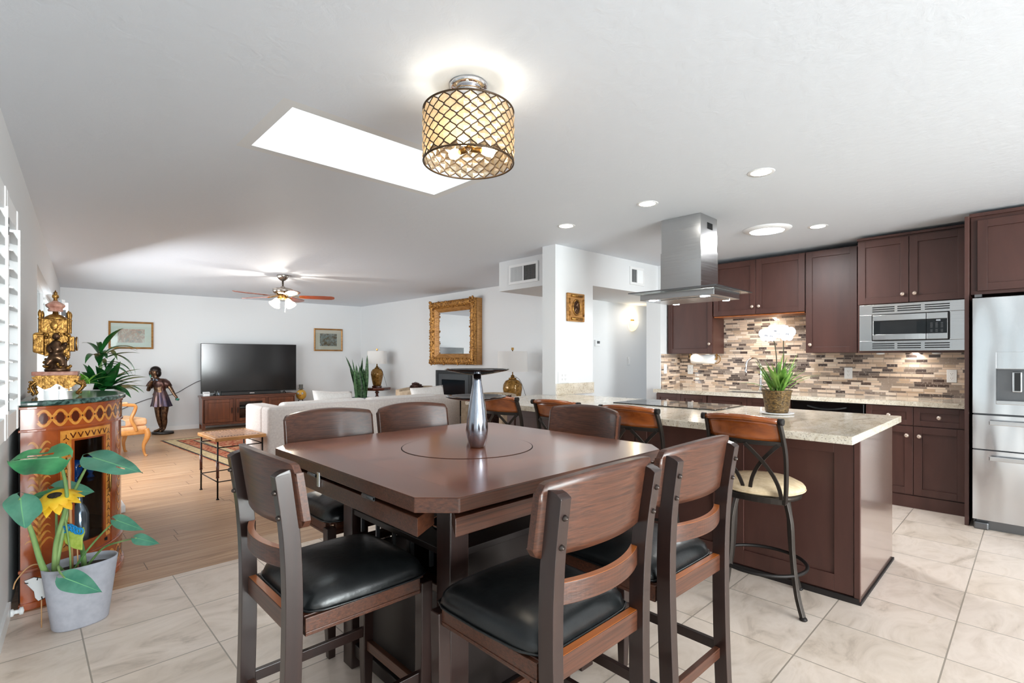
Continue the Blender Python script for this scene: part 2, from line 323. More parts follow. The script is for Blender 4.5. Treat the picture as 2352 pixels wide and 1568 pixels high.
# ---------------------------------------------------------------- mesh builder
def V(*a): return Vector(a if len(a) > 1 else a[0])
class B:
    def __init__(s): s.bm = bmesh.new(); s.mi = 0; s.X = Matrix.Identity(4)
    def v(s, p): return s.bm.verts.new(s.X @ Vector(p))
    def f(s, vs, smooth=False):
        try:
            fc = s.bm.faces.new(vs); fc.material_index = s.mi; fc.smooth = smooth; return fc
        except ValueError: return None
    def box(s, x0, x1, y0, y1, z0, z1):
        x0, x1 = sorted((x0, x1)); y0, y1 = sorted((y0, y1)); z0, z1 = sorted((z0, z1))
        q = [s.v((x, y, z)) for z in (z0, z1) for y in (y0, y1) for x in (x0, x1)]
        for i in ((0, 2, 3, 1), (4, 5, 7, 6), (0, 1, 5, 4), (2, 6, 7, 3), (0, 4, 6, 2), (1, 3, 7, 5)): s.f([q[k] for k in i])
        return s
    def cbox(s, c, d): return s.box(c[0]-d[0]/2, c[0]+d[0]/2, c[1]-d[1]/2, c[1]+d[1]/2, c[2]-d[2]/2, c[2]+d[2]/2)
    def loop_faces(s, rings, smooth=True, close=True, caps=(True, True)):
        for a, b in zip(rings, rings[1:]):
            n = len(a)
            for i in range(n if close else n - 1):
                s.f([a[i], a[(i+1) % n], b[(i+1) % n], b[i]], smooth)
        if close and caps[0]: s.f(list(reversed(rings[0])))
        if close and caps[1]: s.f(rings[-1])
        return s
    def prism(s, poly, z0, z1):
        a = [s.v((x, y, z0)) for x, y in poly]; b = [s.v((x, y, z1)) for x, y in poly]
        return s.loop_faces([a, b], False)
    def ext(s, pts, vec):                       # planar polygon pushed along vec
        a = [s.v(p) for p in pts]; b = [s.v(Vector(p) + Vector(vec)) for p in pts]
        return s.loop_faces([a, b], False)
    def lathe(s, prof, c=(0, 0, 0), n=24, sx=1.0, sy=1.0, caps=(True, True), smooth=True, p=2.0):
        rings = []
        for r, z in prof:
            ring = []
            for i in range(n):
                a = 2*PI*i/n; ca, sa = math.cos(a), math.sin(a)
                k = 1.0 if p == 2 else (abs(ca)**p + abs(sa)**p) ** (-1/p)
                ring.append(s.v((c[0] + r*k*ca*sx, c[1] + r*k*sa*sy, c[2] + z)))
            rings.append(ring)
        return s.loop_faces(rings, smooth, True, caps)
    def sphere(s, c, r, n=16, m=10):
        if not hasattr(r, '__len__'): r = (r, r, r)
        top = s.v((c[0], c[1], c[2]+r[2])); bot = s.v((c[0], c[1], c[2]-r[2])); rings = []
        for j in range(1, m):
            t = PI*j/m
            rings.append([s.v((c[0]+r[0]*math.sin(t)*math.cos(2*PI*i/n), c[1]+r[1]*math.sin(t)*math.sin(2*PI*i/n), c[2]+r[2]*math.cos(t))) for i in range(n)])
        for i in range(n):
            s.f([top, rings[0][i], rings[0][(i+1) % n]], True); s.f([bot, rings[-1][(i+1) % n], rings[-1][i]], True)
        for a, b in zip(rings, rings[1:]):
            for i in range(n): s.f([a[i], b[i], b[(i+1) % n], a[(i+1) % n]], True)
        return s
    def frames(s, pts, up=None):
        pts = [Vector(p) for p in pts]; out = []
        ref = Vector(up) if up else None
        for i, p in enumerate(pts):
            t = (pts[min(i+1, len(pts)-1)] - pts[max(i-1, 0)]).normalized()
            if ref is None:
                ref = Vector((0, 0, 1)) if abs(t.z) < 0.9 else Vector((1, 0, 0))
            u = (ref - t*ref.dot(t))
            u = u.normalized() if u.length > 1e-6 else t.orthogonal().normalized()
            if not up: ref = u
            out.append((p, t, u, t.cross(u)))
        return out
    def tube(s, pts, r, n=8, smooth=True, closed=False):
        rs = r if hasattr(r, '__len__') else [r]*len(pts)
        rings = []
        for (p, t, u, w), rr in zip(s.frames(pts), rs):
            rings.append([s.v(p + rr*(math.cos(2*PI*i/n)*u + math.sin(2*PI*i/n)*w)) for i in range(n)])
        if closed: rings.append(rings[0]); return s.loop_faces(rings, smooth, True, (False, False))
        return s.loop_faces(rings, smooth)
    def bar(s, pts, w, h, up=None, smooth=False, closed=False):      # rectangular section; h along up, w across
        ws = w if hasattr(w, '__len__') else [w]*len(pts); hs = h if hasattr(h, '__len__') else [h]*len(pts)
        rings = []
        for (p, t, u, q), a, b in zip(s.frames(pts, up), ws, hs):
            rings.append([s.v(p + q*a/2*i + u*b/2*j) for i, j in ((1, 1), (-1, 1), (-1, -1), (1, -1))])
        if closed: rings.append(rings[0]); return s.loop_faces(rings, smooth, True, (False, False))
        return s.loop_faces(rings, smooth)
    def cyl(s, a, b, r, r2=None, n=16): return s.tube([a, b], [r, r if r2 is None else r2], n)
    def ring(s, c, R_, r, n=32, m=8, axis='z', sx=1, sy=1):
        pts = []
        for i in range(n):
            a = 2*PI*i/n; x, y = R_*math.cos(a)*sx, R_*math.sin(a)*sy
            pts.append({'z': (x, y, 0), 'x': (0, x, y), 'y': (x, 0, y)}[axis])
        pts = [Vector(c) + Vector(p) for p in pts]
        rings = []
        for i, p in enumerate(pts):
            t = (pts[(i+1) % n] - pts[i-1]).normalized(); o = (p - Vector(c)).normalized(); w = t.cross(o)
            rings.append([s.v(p + r*(math.cos(2*PI*k/m)*o + math.sin(2*PI*k/m)*w)) for k in range(m)])
        rings.append(rings[0])
        return s.loop_faces(rings, True, True, (False, False))
    def grid(s, fn, nu, nv, smooth=True):
        g = [[s.v(fn(i/nu, j/nv)) for i in range(nu+1)] for j in range(nv+1)]
        for j in range(nv):
            for i in range(nu): s.f([g[j][i], g[j][i+1], g[j+1][i+1], g[j+1][i]], smooth)
        return s
    def shell(s, fn, nu, nv, thick, smooth=True):   # a sheet with thickness: fn(u, v, off)
        s.grid(lambda u, v: fn(u, v, 0.0), nu, nv, smooth)
        s.grid(lambda u, v: fn(1-u, v, thick), nu, nv, smooth)
        for k in (0.0, 1.0):
            s.grid(lambda u, v: fn(k, u, v*thick), nv, 1, False); s.grid(lambda u, v: fn(u, k, v*thick), nu, 1, False)
        return s
    def obj(s, name, mats, parent=None, bevel=0.0, sub=0, seg=2, weld=False, disp=None):
        if weld: bmesh.ops.remove_doubles(s.bm, verts=s.bm.verts, dist=1e-5)
        bmesh.ops.recalc_face_normals(s.bm, faces=s.bm.faces)
        me = bpy.data.meshes.new(name); s.bm.to_mesh(me); s.bm.free()
        o = bpy.data.objects.new(name, me); C.objects.link(o)
        for m in (mats if isinstance(mats, (list, tuple)) else [mats]):
            m = M[m] if isinstance(m, str) else m
            me.materials.append(m.m if isinstance(m, Mat) else m)
        if parent: o.parent = parent
        if bevel:
            md = o.modifiers.new('bevel', 'BEVEL'); md.width = bevel; md.segments = seg; md.limit_method = 'ANGLE'; md.angle_limit = R(35); md.harden_normals = False
        if sub:
            md = o.modifiers.new('sub', 'SUBSURF'); md.levels = sub; md.render_levels = sub
        return o
def tag(o, label=None, cat=None, group=None, kind=None):
    for k, v_ in (('label', label), ('category', cat), ('group', group), ('kind', kind)):
        if v_: o[k] = v_
    return o
def thing(name, label, cat, loc=(0, 0, 0), rz=0.0, group=None):
    o = bpy.data.objects.new(name, None); C.objects.link(o)
    o.empty_display_size = 0.05
    o.location = loc; o.rotation_euler = (0, 0, rz)
    return tag(o, label, cat, group)
def struct(o): o['kind'] = 'structure'; return o
def kids(o): return [c for c in bpy.data.objects if c.parent == o]
def dup(root, loc, rz, label=None):
    r = root.copy(); C.objects.link(r); r.location = loc; r.rotation_euler = (0, 0, rz)
    if label: r['label'] = label
    for ch in kids(root):
        c = ch.copy(); C.objects.link(c); c.parent = r
        for g_ in kids(ch):
            d = g_.copy(); C.objects.link(d); d.parent = c
    return r
def lerp(a, b, t): return a + (b - a)*t
def curve_pts(pts, n=8):                     # Catmull-Rom through the points
    P = [Vector(p) for p in pts]; out = []
    for i in range(len(P)-1):
        a, b, c, d = P[max(i-1, 0)], P[i], P[i+1], P[min(i+2, len(P)-1)]
        for k in range(n):
            t = k/n
            out.append(0.5*((2*b) + (c-a)*t + (2*a-5*b+4*c-d)*t*t + (3*b-a-3*c+d)*t**3))
    out.append(P[-1]); return out
def text(body, size, mat, parent, loc, rot, name='lettering', depth=0.0006, align='CENTER'):
    cu = bpy.data.curves.new(name, 'FONT'); cu.body = body; cu.size = size; cu.extrude = depth; cu.align_x = align; cu.align_y = 'CENTER'
    o = bpy.data.objects.new(name, cu); C.objects.link(o); cu.materials.append(M[mat].m)
    me = bpy.data.meshes.new_from_object(o.evaluated_get(bpy.context.evaluated_depsgraph_get())); bpy.data.objects.remove(o)
    o = bpy.data.objects.new(name, me); C.objects.link(o)
    o.parent = parent; o.location = loc; o.rotation_euler = rot; return o

# ================================================================ THE SETTING
CEIL = 2.42
b = B(); b.box(-0.9, 6.3, -5.1, 3.55, -0.1, 0); struct(b.obj('floor', 'tile'))
b = B(); b.box(-0.4, 8.0, 3.55, 11.2, -0.1, 0.0); struct(b.obj('floor_living', 'oak'))
b = B()
for x0, x1, y0, y1 in ((-0.9, 8.0, -5.1, 2.28), (-0.8, 0.82, 2.28, 2.97), (2.12, 8.0, 2.28, 2.97), (-0.8, 8.0, 2.97, 11.2)): b.box(x0, x1, y0, y1, CEIL, CEIL+0.08)
struct(b.obj('ceiling', 'ceiling', weld=False))
b = B()                                        # skylight shaft
b.box(0.82, 0.88, 2.28, 2.97, CEIL, 3.12); b.box(2.06, 2.12, 2.28, 2.97, CEIL, 3.12); b.box(0.88, 2.06, 2.28, 2.34, CEIL, 3.12); b.box(0.88, 2.06, 2.91, 2.97, CEIL, 3.12)
struct(b.obj('ceiling_skylight_shaft', 'wall'))
b = B(); b.box(0.84, 2.10, 2.30, 2.95, 3.12, 3.13); struct(b.obj('window_4', 'glass'))
# left wall, in its own frame
def in_left(o): o.location = (-0.29, 0, 0); o.rotation_euler = (0, 0, LW); return o
WIN = [(-2.1, 0.6, 0.55, 2.05), (1.0, 2.42, 0.95, 1.99), (5.65, 9.9, 0.55, 2.05)]  # first window is added out of view to let in fill light
b = B(); y = -5.0
for y0, y1, z0, z1 in WIN:
    b.box(-0.14, 0, y, y0, 0, CEIL); b.box(-0.14, 0, y0, y1, 0, z0); b.box(-0.14, 0, y0, y1, z1, CEIL); y = y1
b.box(-0.14, 0, y, 11.1, 0, CEIL)
in_left(struct(b.obj('wall_left', 'wall')))
for i, (y0, y1, z0, z1) in enumerate(WIN):
    b = B()
    for a in ((y0, y0+0.04, z0, z1), (y1-0.04, y1, z0, z1), (y0, y1, z0, z0+0.04), (y0, y1, z1-0.04, z1), ((y0+y1)/2-0.02, (y0+y1)/2+0.02, z0, z1)): b.box(-0.11, -0.06, *a)
    w = in_left(struct(b.obj('window_%d' % (i+1), 'white')))
    b = B(); b.box(-0.088, -0.084, y0+0.03, y1-0.03, z0+0.03, z1-0.03); b.obj('pane', 'glass', w)
    b = B(); b.box(-0.06, 0.04, y0-0.03, y1+0.03, z0-0.03, z0); b.obj('window_sill', 'white', w, bevel=0.004)
# television wall (far end), a little off square
b = B(); b.prism([(0.2, 10.88), (5.56, 10.38), (5.57, 10.52), (0.22, 11.02)], 0, CEIL); struct(b.obj('wall_back', 'wall'))
b = B(); b.box(5.40, 5.54, 4.18, 10.60, 0, CEIL); struct(b.obj('wall_fireplace', 'wall'))
b = B(); b.box(5.40, 7.9, 4.18, 4.32, 0, CEIL); struct(b.obj('wall_hall', 'wall'))
b = B(); b.box(7.6, 7.75, 3.2, 4.2, 0, CEIL); struct(b.obj('wall_hall_end', 'wall'))
b = B(); b.box(4.08, 5.40, 3.44, 4.44, 2.075, CEIL); b.box(5.40, 7.8, 3.36, 4.18, 2.075, CEIL); struct(b.obj('ceiling_duct_soffit', 'wall'))
b = B()
b.prism([(3.82, 3.33), (4.40, 3.305), (4.40, 3.48), (3.82, 3.505)], 0, CEIL)
b.prism([(4.40, 3.305), (5.65, 3.25), (5.65, 3.42), (4.40, 3.48)], 2.06, CEIL)
b.prism([(5.65, 3.215), (6.12, 3.205), (6.12, 3.40), (5.65, 3.41)], 0, CEIL)
struct(b.obj('wall_divider', 'wall'))
b = B(); b.box(6.11, 6.25, -5.0, 3.40, 0, CEIL); struct(b.obj('wall_kitchen', 'wall'))
DOOR = (-0.2, 3.2)  # unseen glass door, positioned and sized to give fill light
b = B(); b.box(-0.75, DOOR[0], -5.04, -4.9, 0, CEIL); b.box(DOOR[0], DOOR[1], -5.04, -4.9, 2.12, CEIL); b.box(DOOR[1], 6.2, -5.04, -4.9, 0, CEIL)
struct(b.obj('wall_behind', 'wall'))
b = B()
for x0, x1, z0, z1 in ((DOOR[0], DOOR[0]+.06, 0, 2.12), (DOOR[1]-.06, DOOR[1], 0, 2.12), (1.46, 1.54, 0, 2.12), (DOOR[0], DOOR[1], 0, .06), (DOOR[0], DOOR[1], 2.06, 2.12)): b.box(x0, x1, -5.00, -4.94, z0, z1)
d_ = struct(b.obj('unseen_fill_door', 'white'))
for x0, x1 in ((DOOR[0]+.05, 1.47), (1.53, DOOR[1]-.05)): b = B(); b.box(x0, x1, -4.974, -4.968, .05, 2.07); b.obj('pane', 'glass', d_)
# baseboards
b = B(); b.prism([(0.42, 10.848), (5.40, 10.383), (5.40, 10.370), (0.42, 10.835)], 0, 0.075); struct(b.obj('baseboard_back', 'white'))
b = B(); b.box(0.0, 0.013, 4.65, 11.0, 0, 0.075); b.box(0, 0.013, -4.9, 3.55, 0, 0.075); in_left(struct(b.obj('baseboard_left', 'white')))
b = B(); b.box(5.387, 5.40, 4.2, 10.37, 0, 0.075); struct(b.obj('baseboard_fireplace', 'white'))
b = B(); b.box(5.40, 7.6, 4.167, 4.18, 0, 0.075); struct(b.obj('baseboard_hall', 'white'))
# mosaic backsplash
b = B(); b.box(6.098, 6.11, 0.385, 3.205, 0.914, 1.77); struct(b.obj('trim_1', 'mosaic_y'))
b = B(); b.prism([(5.66, 3.203), (6.098, 3.195), (6.098, 3.205), (5.66, 3.215)], 0.914, 1.335); struct(b.obj('trim_2', 'mosaic_x'))
# ================================================================ KITCHEN
def shaker(parent, x, y0, y1, z0, z1, name='door', knob=None, kind=None, rail=0.058, m='espresso'):
    """a shaker front on the plane x (facing -X), with an optional knob at (y, z)"""
    b = B(); T = 0.02
    b.box(x, x+T, y0, y0+rail, z0, z1); b.box(x, x+T, y1-rail, y1, z0, z1)
    b.box(x, x+T, y0+rail, y1-rail, z0, z0+rail); b.box(x, x+T, y0+rail, y1-rail, z1-rail, z1)
    b.box(x+0.011, x+0.016, y0+rail, y1-rail, z0+rail, z1-rail)
    d = b.obj(name, m, parent, bevel=0.0015)
    for kp in ([] if knob is None else [knob]):
        k = B(); k.X = Matrix.Translation((x, kp[0], kp[1])) @ Matrix.Rotation(R(-90), 4, 'Y')
        k.lathe([(0.006, 0), (0.006, 0.012), (0.0155, 0.016), (0.0175, 0.022), (0.014, 0.028), (0.004, 0.031)], n=16)
        k.obj('knob', 'knob', d)
    return d
M['knob'] = Mat('porcelain_nickel_knob', (206, 186, 172), 0.2, 0.5)
G = 0.002
def carcass(parent, x, x1, y0, y1, z0, z1, name='body', m='espresso'):
    b = B(); b.box(x+0.021, x1, y0+G, y1-G, z0, z1); return b.obj(name, m, parent)
XU, TOP = 5.78, 2.372
WALLX = 6.096
ug = 'dark shaker wall cabinets along the kitchen wall'
t = thing('upper_cabinet', 'dark single door wall cabinet above the paper towel roll', 'cabinet', (0, 0, 0), 0, ug)
carcass(t, XU, WALLX, 2.62, 3.19, 1.337, TOP); shaker(t, XU, 2.625, 3.185, 1.34, TOP-0.01, knob=(2.655, 1.45))
t = thing('upper_cabinet', 'short dark wall cabinet with two doors above the mosaic and orchid', 'cabinet', (0, 0, 0), 0, ug)
carcass(t, XU, WALLX, 1.65, 2.615, 1.765, TOP); shaker(t, XU, 2.14, 2.61, 1.768, TOP-0.01, knob=(2.17, 1.85)); shaker(t, XU, 1.655, 2.135, 1.768, TOP-0.01, knob=(2.10, 1.85))
b = B(); b.box(XU+0.02, WALLX, 1.66, 2.61, 1.752, 1.764); tag(b.obj('light_valance', 'amber_edge', t), 'pale unfinished underside of the cabinet')
t = thing('upper_cabinet', 'tall single door dark wall cabinet left of the microwave', 'cabinet', (0, 0, 0), 0, ug)
carcass(t, XU, WALLX, 1.165, 1.648, 1.337, TOP); shaker(t, XU, 1.20, 1.643, 1.34, TOP-0.01, knob=(1.60, 1.42))
XM = 5.60
t = thing('microwave_cabinet', 'deep dark cabinet with two doors above the built in microwave', 'cabinet', (0, 0, 0), 0, ug)
carcass(t, XM, WALLX, 0.392, 1.160, 1.775, TOP); shaker(t, XM, 0.780, 1.156, 1.778, TOP-0.014, knob=(0.82, 1.85)); shaker(t, XM, 0.396, 0.774, 1.778, TOP-0.014, knob=(0.735, 1.85))
b = B(); b.box(XM+0.02, WALLX, 1.142, 1.160, 1.335, 1.775); b.box(XM+0.02, WALLX, 0.392, 0.41, 1.335, 1.775); b.box(XM+0.02, WALLX, 0.41, 1.142, 1.335, 1.35); b.obj('side_panel', 'espresso', t)
b = B(); b.box(XM-0.004, WALLX, 0.390, 1.162, TOP, TOP+0.02); b.obj('crown_strip', 'espresso', t)
t = thing('refrigerator_cabinet', 'dark cabinet high above the refrigerator at right edge', 'cabinet', (0, 0, 0), 0, ug)
carcass(t, 5.28, WALLX, -0.62, 0.355, 1.775, TOP); shaker(t, 5.28, -0.13, 0.315, 1.80, TOP-0.03, knob=(-0.09, 1.86)); shaker(t, 5.28, -0.60, -0.14, 1.80, TOP-0.03, knob=(-0.18, 1.86))
b = B(); b.box(5.274, WALLX, -0.625, 0.36, TOP, TOP+0.025); b.obj('crown_strip', 'espresso', t)
b = B(); b.box(5.22, WALLX, 0.358, 0.384, 0, TOP)
tag(b.obj('refrigerator_side_panel', 'espresso', bevel=0.002), 'tall dark wood end panel standing between counter and refrigerator', 'panel')
# microwave with trim kit
t = thing('microwave', 'built in stainless microwave with louvred trim above the mosaic', 'microwave', (XM, 0.776, 1.35))
W2 = 0.366
b = B()
for z0, z1 in ((0.0, 0.09), (0.33, 0.42)): b.box(-0.005, 0.016, -W2, W2, z0, z1)
for y0, y1 in ((-W2, -0.272), (0.272, W2)): b.box(-0.004, 0.016, y0, y1, 0.0905, 0.3295)
b.obj('trim_frame', 'steel', t, bevel=0.002)
for zc in (0.045, 0.375):
    for yc in (-0.19, 0.0, 0.185):
        b = B()
        for k in (-1, 0, 1): b.box(-0.0065, -0.004, yc-0.082, yc+0.082, zc+k*0.019-0.004, zc+k*0.019+0.004)
        b.obj('vent_slots', 'dark_hole', t)
b = B(); b.box(0.0, 0.4, -0.27, 0.27, 0.092, 0.328); b.obj('body', 'black', t)
b = B()
def mdoor(y0, y1, z0, z1, bow=0.0):
    pts = [(-0.022 - bow*(1-((2*i/8)-1)**2), lerp(y0, y1, i/8)) for i in range(9)]
    b.prism([(0.0, y0)] + pts + [(0.0, y1)], z0, z1)
mdoor(-0.118, 0.262, 0.270, 0.322, 0.006); mdoor(-0.118, 0.262, 0.098, 0.148, 0.010); b.box(-0.022, 0, 0.252, 0.262, 0.148, 0.27); b.obj('door_frame', 'steel', t, bevel=0.002)
b = B(); b.box(-0.024, 0, -0.118, 0.252, 0.146, 0.272); b.obj('door_glass', 'black_gloss', t)
b = B(); b.box(-0.0245, -0.0235, -0.055, 0.205, 0.150, 0.262); b.obj('window_mesh', 'screen', t)
b = B(); b.box(-0.023, 0, -0.262, -0.122, 0.270, 0.322); b.box(-0.023, 0, -0.262, -0.122, 0.098, 0.148); b.box(-0.023, 0, -0.262, -0.256, 0.148, 0.27); b.obj('control_frame', 'steel', t, bevel=0.002)
b = B(); b.box(-0.024, 0, -0.256, -0.122, 0.148, 0.270); cp = b.obj('control_panel', 'black_gloss', t)
b = B()
for r_ in range(9):
    for c_ in range(3):
        if r_ in (3,): continue
        b.box(-0.0252, -0.024, -0.155-c_*0.034-0.008, -0.155-c_*0.034+0.008, 0.158+r_*0.0095, 0.1615+r_*0.0095)
b.obj('keypad', 'steel_dark', cp)
text('000', 0.019, 'digit', cp, (-0.0243, -0.200, 0.256), (R(90), 0, R(-90)), 'display_digits')
# base run
XB = 5.485
bg_ = 'dark shaker base cabinets under the wall counter'
def toe(t, y0, y1):
    b = B(); b.box(XB+0.005, XB+0.03, y0, y1, 0.0, 0.105); b.obj('toe_kick', 'espresso', t)
t = thing('base_cabinet', 'dark base cabinet with two drawers and doors beside refrigerator', 'cabinet', (0, 0, 0), 0, bg_)
carcass(t, XB, WALLX, 0.386, 1.075, 0.105, 0.873); toe(t, 0.386, 1.075)
for y0, y1, ky in ((0.39, 0.73, 0.69), (0.734, 1.07, 0.775)):
    shaker(t, XB, y0, y1, 0.708, 0.865, 'drawer', ((y0+y1)/2, 0.787), rail=0.045); shaker(t, XB, y0, y1, 0.115, 0.70, knob=(ky, 0.62))
t = thing('dishwasher', 'black dishwasher with curved handle under the wall counter', 'dishwasher', (XB, 1.38, 0))
b = B(); b.box(0.02, 0.58, -0.298, 0.298, 0.10, 0.872); b.obj('body', 'black', t)
b = B(); b.box(-0.005, 0.02, -0.298, 0.298, 0.11, 0.745); b.obj('door', 'black', t, bevel=0.004)
b = B(); b.box(-0.012, 0.02, -0.298, 0.298, 0.75, 0.868); b.obj('control_strip', 'black_gloss', t, bevel=0.006)
b = B(); b.bar(curve_pts([(-0.014, 0.16, 0.825), (-0.034, 0.08, 0.808), (-0.038, 0, 0.803), (-0.034, -0.08, 0.808), (-0.014, -0.16, 0.825)], 5), 0.012, 0.02, (1, 0, 0)); b.obj('handle', 'black', t)
b = B(); b.box(0.01, 0.05, -0.298, 0.298, 0, 0.10); b.obj('toe_kick', 'black', t)
t = thing('sink_base_cabinet', 'dark sink base cabinet left of the black dishwasher', 'cabinet', (0, 0, 0), 0, bg_)
carcass(t, XB, WALLX, 1.69, 2.55, 0.105, 0.873); toe(t, 1.69, 2.55)
for y0, y1, ky in ((1.695, 2.118, 2.08), (2.122, 2.545, 2.16)):
    shaker(t, XB, y0, y1, 0.708, 0.865, 'drawer_front', rail=0.045); shaker(t, XB, y0, y1, 0.115, 0.70, knob=(ky, 0.66))
t = thing('base_cabinet', 'dark base cabinet at far left end of wall counter', 'cabinet', (0, 0, 0), 0, bg_)
carcass(t, XB, WALLX, 2.552, 3.18, 0.105, 0.873); toe(t, 2.552, 3.18)
for y0, y1, ky in ((2.556, 2.862, 2.83), (2.866, 3.175, 2.9)):
    shaker(t, XB, y0, y1, 0.708, 0.865, 'drawer', ((y0+y1)/2, 0.787), rail=0.045); shaker(t, XB, y0, y1, 0.115, 0.70, knob=(ky, 0.66))
t = thing('countertop', 'cream speckled granite worktop along the mosaic wall', 'countertop')
b = B()
SY = (1.80, 2.45)
b.box(5.455, 6.095, 0.386, SY[0], 0.874, 0.914); b.box(5.455, 6.095, SY[1], 3.203, 0.874, 0.914); b.box(5.455, 5.56, SY[0], SY[1], 0.874, 0.914); b.box(5.95, 6.095, SY[0], SY[1], 0.874, 0.914)
b.obj('slab', 'granite', t)
b = B(); b.box(5.56, 5.95, SY[0], SY[1], 0.70, 0.705); b.box(5.56, 5.563, SY[0], SY[1], 0.705, 0.9); b.box(5.947, 5.95, SY[0], SY[1], 0.705, 0.9); b.box(5.56, 5.95, SY[0], SY[0]+.003, 0.705, 0.9); b.box(5.56, 5.95, SY[1]-.003, SY[1], 0.705, 0.9); b.obj('sink_basin', 'steel', t)
t = thing('faucet', 'chrome gooseneck kitchen faucet standing behind the orchid leaves', 'faucet', (6.02, 2.17, 0.914))
b = B(); b.lathe([(0.028, 0), (0.028, 0.008), (0.018, 0.02), (0.016, 0.13), (0.013, 0.14)], n=16); b.tube(curve_pts([(0, 0, 0.13), (0, 0, 0.27), (-0.03, 0.02, 0.345), (-0.09, 0.05, 0.37), (-0.15, 0.09, 0.335), (-0.165, 0.1, 0.26)], 6), 0.011, 10); b.obj('spout', 'chrome', t)
b = B(); b.cyl((-0.165, 0.1, 0.265), (-0.168, 0.1, 0.17), 0.014, 0.016); b.obj('spray_head', 'chrome', t)
b = B(); b.tube([(0, -0.015, 0.07), (0, -0.05, 0.085), (-0.02, -0.09, 0.11)], 0.007, 8); b.obj('handle', 'chrome', t)
t = thing('paper_towel_holder', 'white paper towel roll mounted under the wall cabinet', 'paper towel', (5.93, 2.80, 1.272))
b = B(); b.X = Matrix.Rotation(R(90), 4, 'X'); b.lathe([(0.019, -0.14), (0.056, -0.14), (0.056, 0.14), (0.019, 0.14)], n=28); b.obj('paper_roll', Mat('paper_towel', (240, 240, 240), 0.95), t)
b = B(); b.cyl((0, -0.165, 0), (0, 0.165, 0), 0.009, n=10); b.ring((0, -0.155, 0), 0.05, 0.005, 24, 6, 'x'); b.box(-0.012, 0.012, -0.168, -0.16, 0, 0.064); b.box(-0.012, 0.012, 0.16, 0.168, 0, 0.064); tag(b.obj('holder', 'brass', t), 'thin brass ring end')
def outlet(label, loc, rz, gangs=1, toggle=False, name='wall_outlet', cat='outlet'):
    """plate faces local -Y"""
    t = thing(name, label, cat, loc, rz)
    w = 0.036 + 0.046*(gangs-1)
    b = B(); b.box(-w, w, -0.006, 0, -0.058, 0.058); b.obj('plate', 'plastic', t, bevel=0.003)
    for g_ in range(gangs):
        x = (g_-(gangs-1)/2)*0.046
        if toggle:
            b = B(); b.box(x-0.016, x+0.016, -0.011, -0.006, -0.033, 0.033); b.obj('rocker', 'white', t, bevel=0.002)
        else:
            for zc in (-0.02, 0.02):
                b = B(); b.box(x-0.016, x+0.016, -0.0075, -0.006, zc-0.013, zc+0.013); s_ = b.obj('socket', 'white', t, bevel=0.002)
                b = B(); b.box(x-0.008, x-0.0055, -0.0082, -0.0075, zc-0.002, zc+0.007); b.box(x+0.0055, x+0.008, -0.0082, -0.0075, zc-0.002, zc+0.007); b.box(x-0.002, x+0.002, -0.0082, -0.0075, zc-0.010, zc-0.006); b.obj('slots', 'dark_hole', s_)
    return t
outlet('white wall outlet on mosaic below the paper towel roll', (6.098, 3.05, 1.14), R(-90))
outlet('white double socket on mosaic right of the orchid', (6.098, 1.34, 1.13), R(-90))
outlet('white double socket on mosaic nearest the refrigerator', (6.098, 0.535, 1.12), R(-90))
outlet('white switch on narrow mosaic return wall beside cabinet', (5.74, 3.2025, 1.15), 0, 1, True, 'light_switch', 'switch')
outlet('wide white four socket plate on pillar above granite upstand', (3.935, 3.324, 1.09), R(-2.4), 2)
outlet('white rocker switch on hall wall below the sconce', (6.43, 4.18, 1.24), 0, 1, True, 'light_switch', 'switch')
for y_ in (1.0, 0.6):
    t = thing('under_cabinet_light', 'small white puck light under microwave, %s' % ('left of the pair' if y_ == 1.0 else 'right of the pair'), 'light', (5.70, y_, 1.334), 0, 'puck lights under the microwave')
    b = B(); b.lathe([(0.03, 0), (0.034, -0.006), (0.03, -0.014)], n=20); b.obj('housing', 'plastic', t); b = B(); b.lathe([(0.0, -0.017), (0.024, -0.0145)], n=20); b.obj('lens', 'shade', t)
# refrigerator
t = thing('refrigerator', 'stainless bottom freezer refrigerator with ice dispenser at right edge', 'refrigerator', (5.17, -0.118, 0))
W2 = 0.453
b = B(); b.box(0.07, 0.85, -W2, W2, 0.03, 1.745); b.obj('body', 'steel_dark', t, bevel=0.004)
def front(z0, z1, y0=-W2, y1=W2, hole=None, name='drawer'):
    b = B()
    def face(ya, yb, za, zb): b.box(0.0, 0.068, ya, yb, za, zb)
    if hole is None: face(y0, y1, z0, z1)
    else:
        ha, hb, za, zb = hole
        face(y0, ha, z0, z1); face(hb, y1, z0, z1); face(ha, hb, z0, za); face(ha, hb, zb, z1)
    return b.obj(name, 'fridge_steel', t, weld=False)
HD = (0.01, 0.325, 0.945, 1.205)
d_ = front(0.872, 1.735, 0.003, W2, HD, 'door')
b = B(); b.box(0.055, 0.06, HD[0], HD[1], HD[2], HD[3]); b.box(0.002, 0.055, HD[0], HD[0]+.003, HD[2], HD[3]); b.box(0.002, 0.055, HD[1]-.003, HD[1], HD[2], HD[3]); b.box(0.002, 0.055, HD[0], HD[1], HD[3]-.003, HD[3]); b.obj('dispenser_recess', 'steel_dark', d_)
b = B(); b.box(-0.012, 0.055, HD[0], HD[1], HD[2], HD[2]+0.028); b.obj('drip_tray', 'steel', d_, bevel=0.003)
b = B(); b.box(-0.003, 0.004, HD[0], HD[1], HD[3]+.002, HD[3]+0.125); b.obj('dispenser_panel', 'fridge_steel', d_, bevel=0.002)
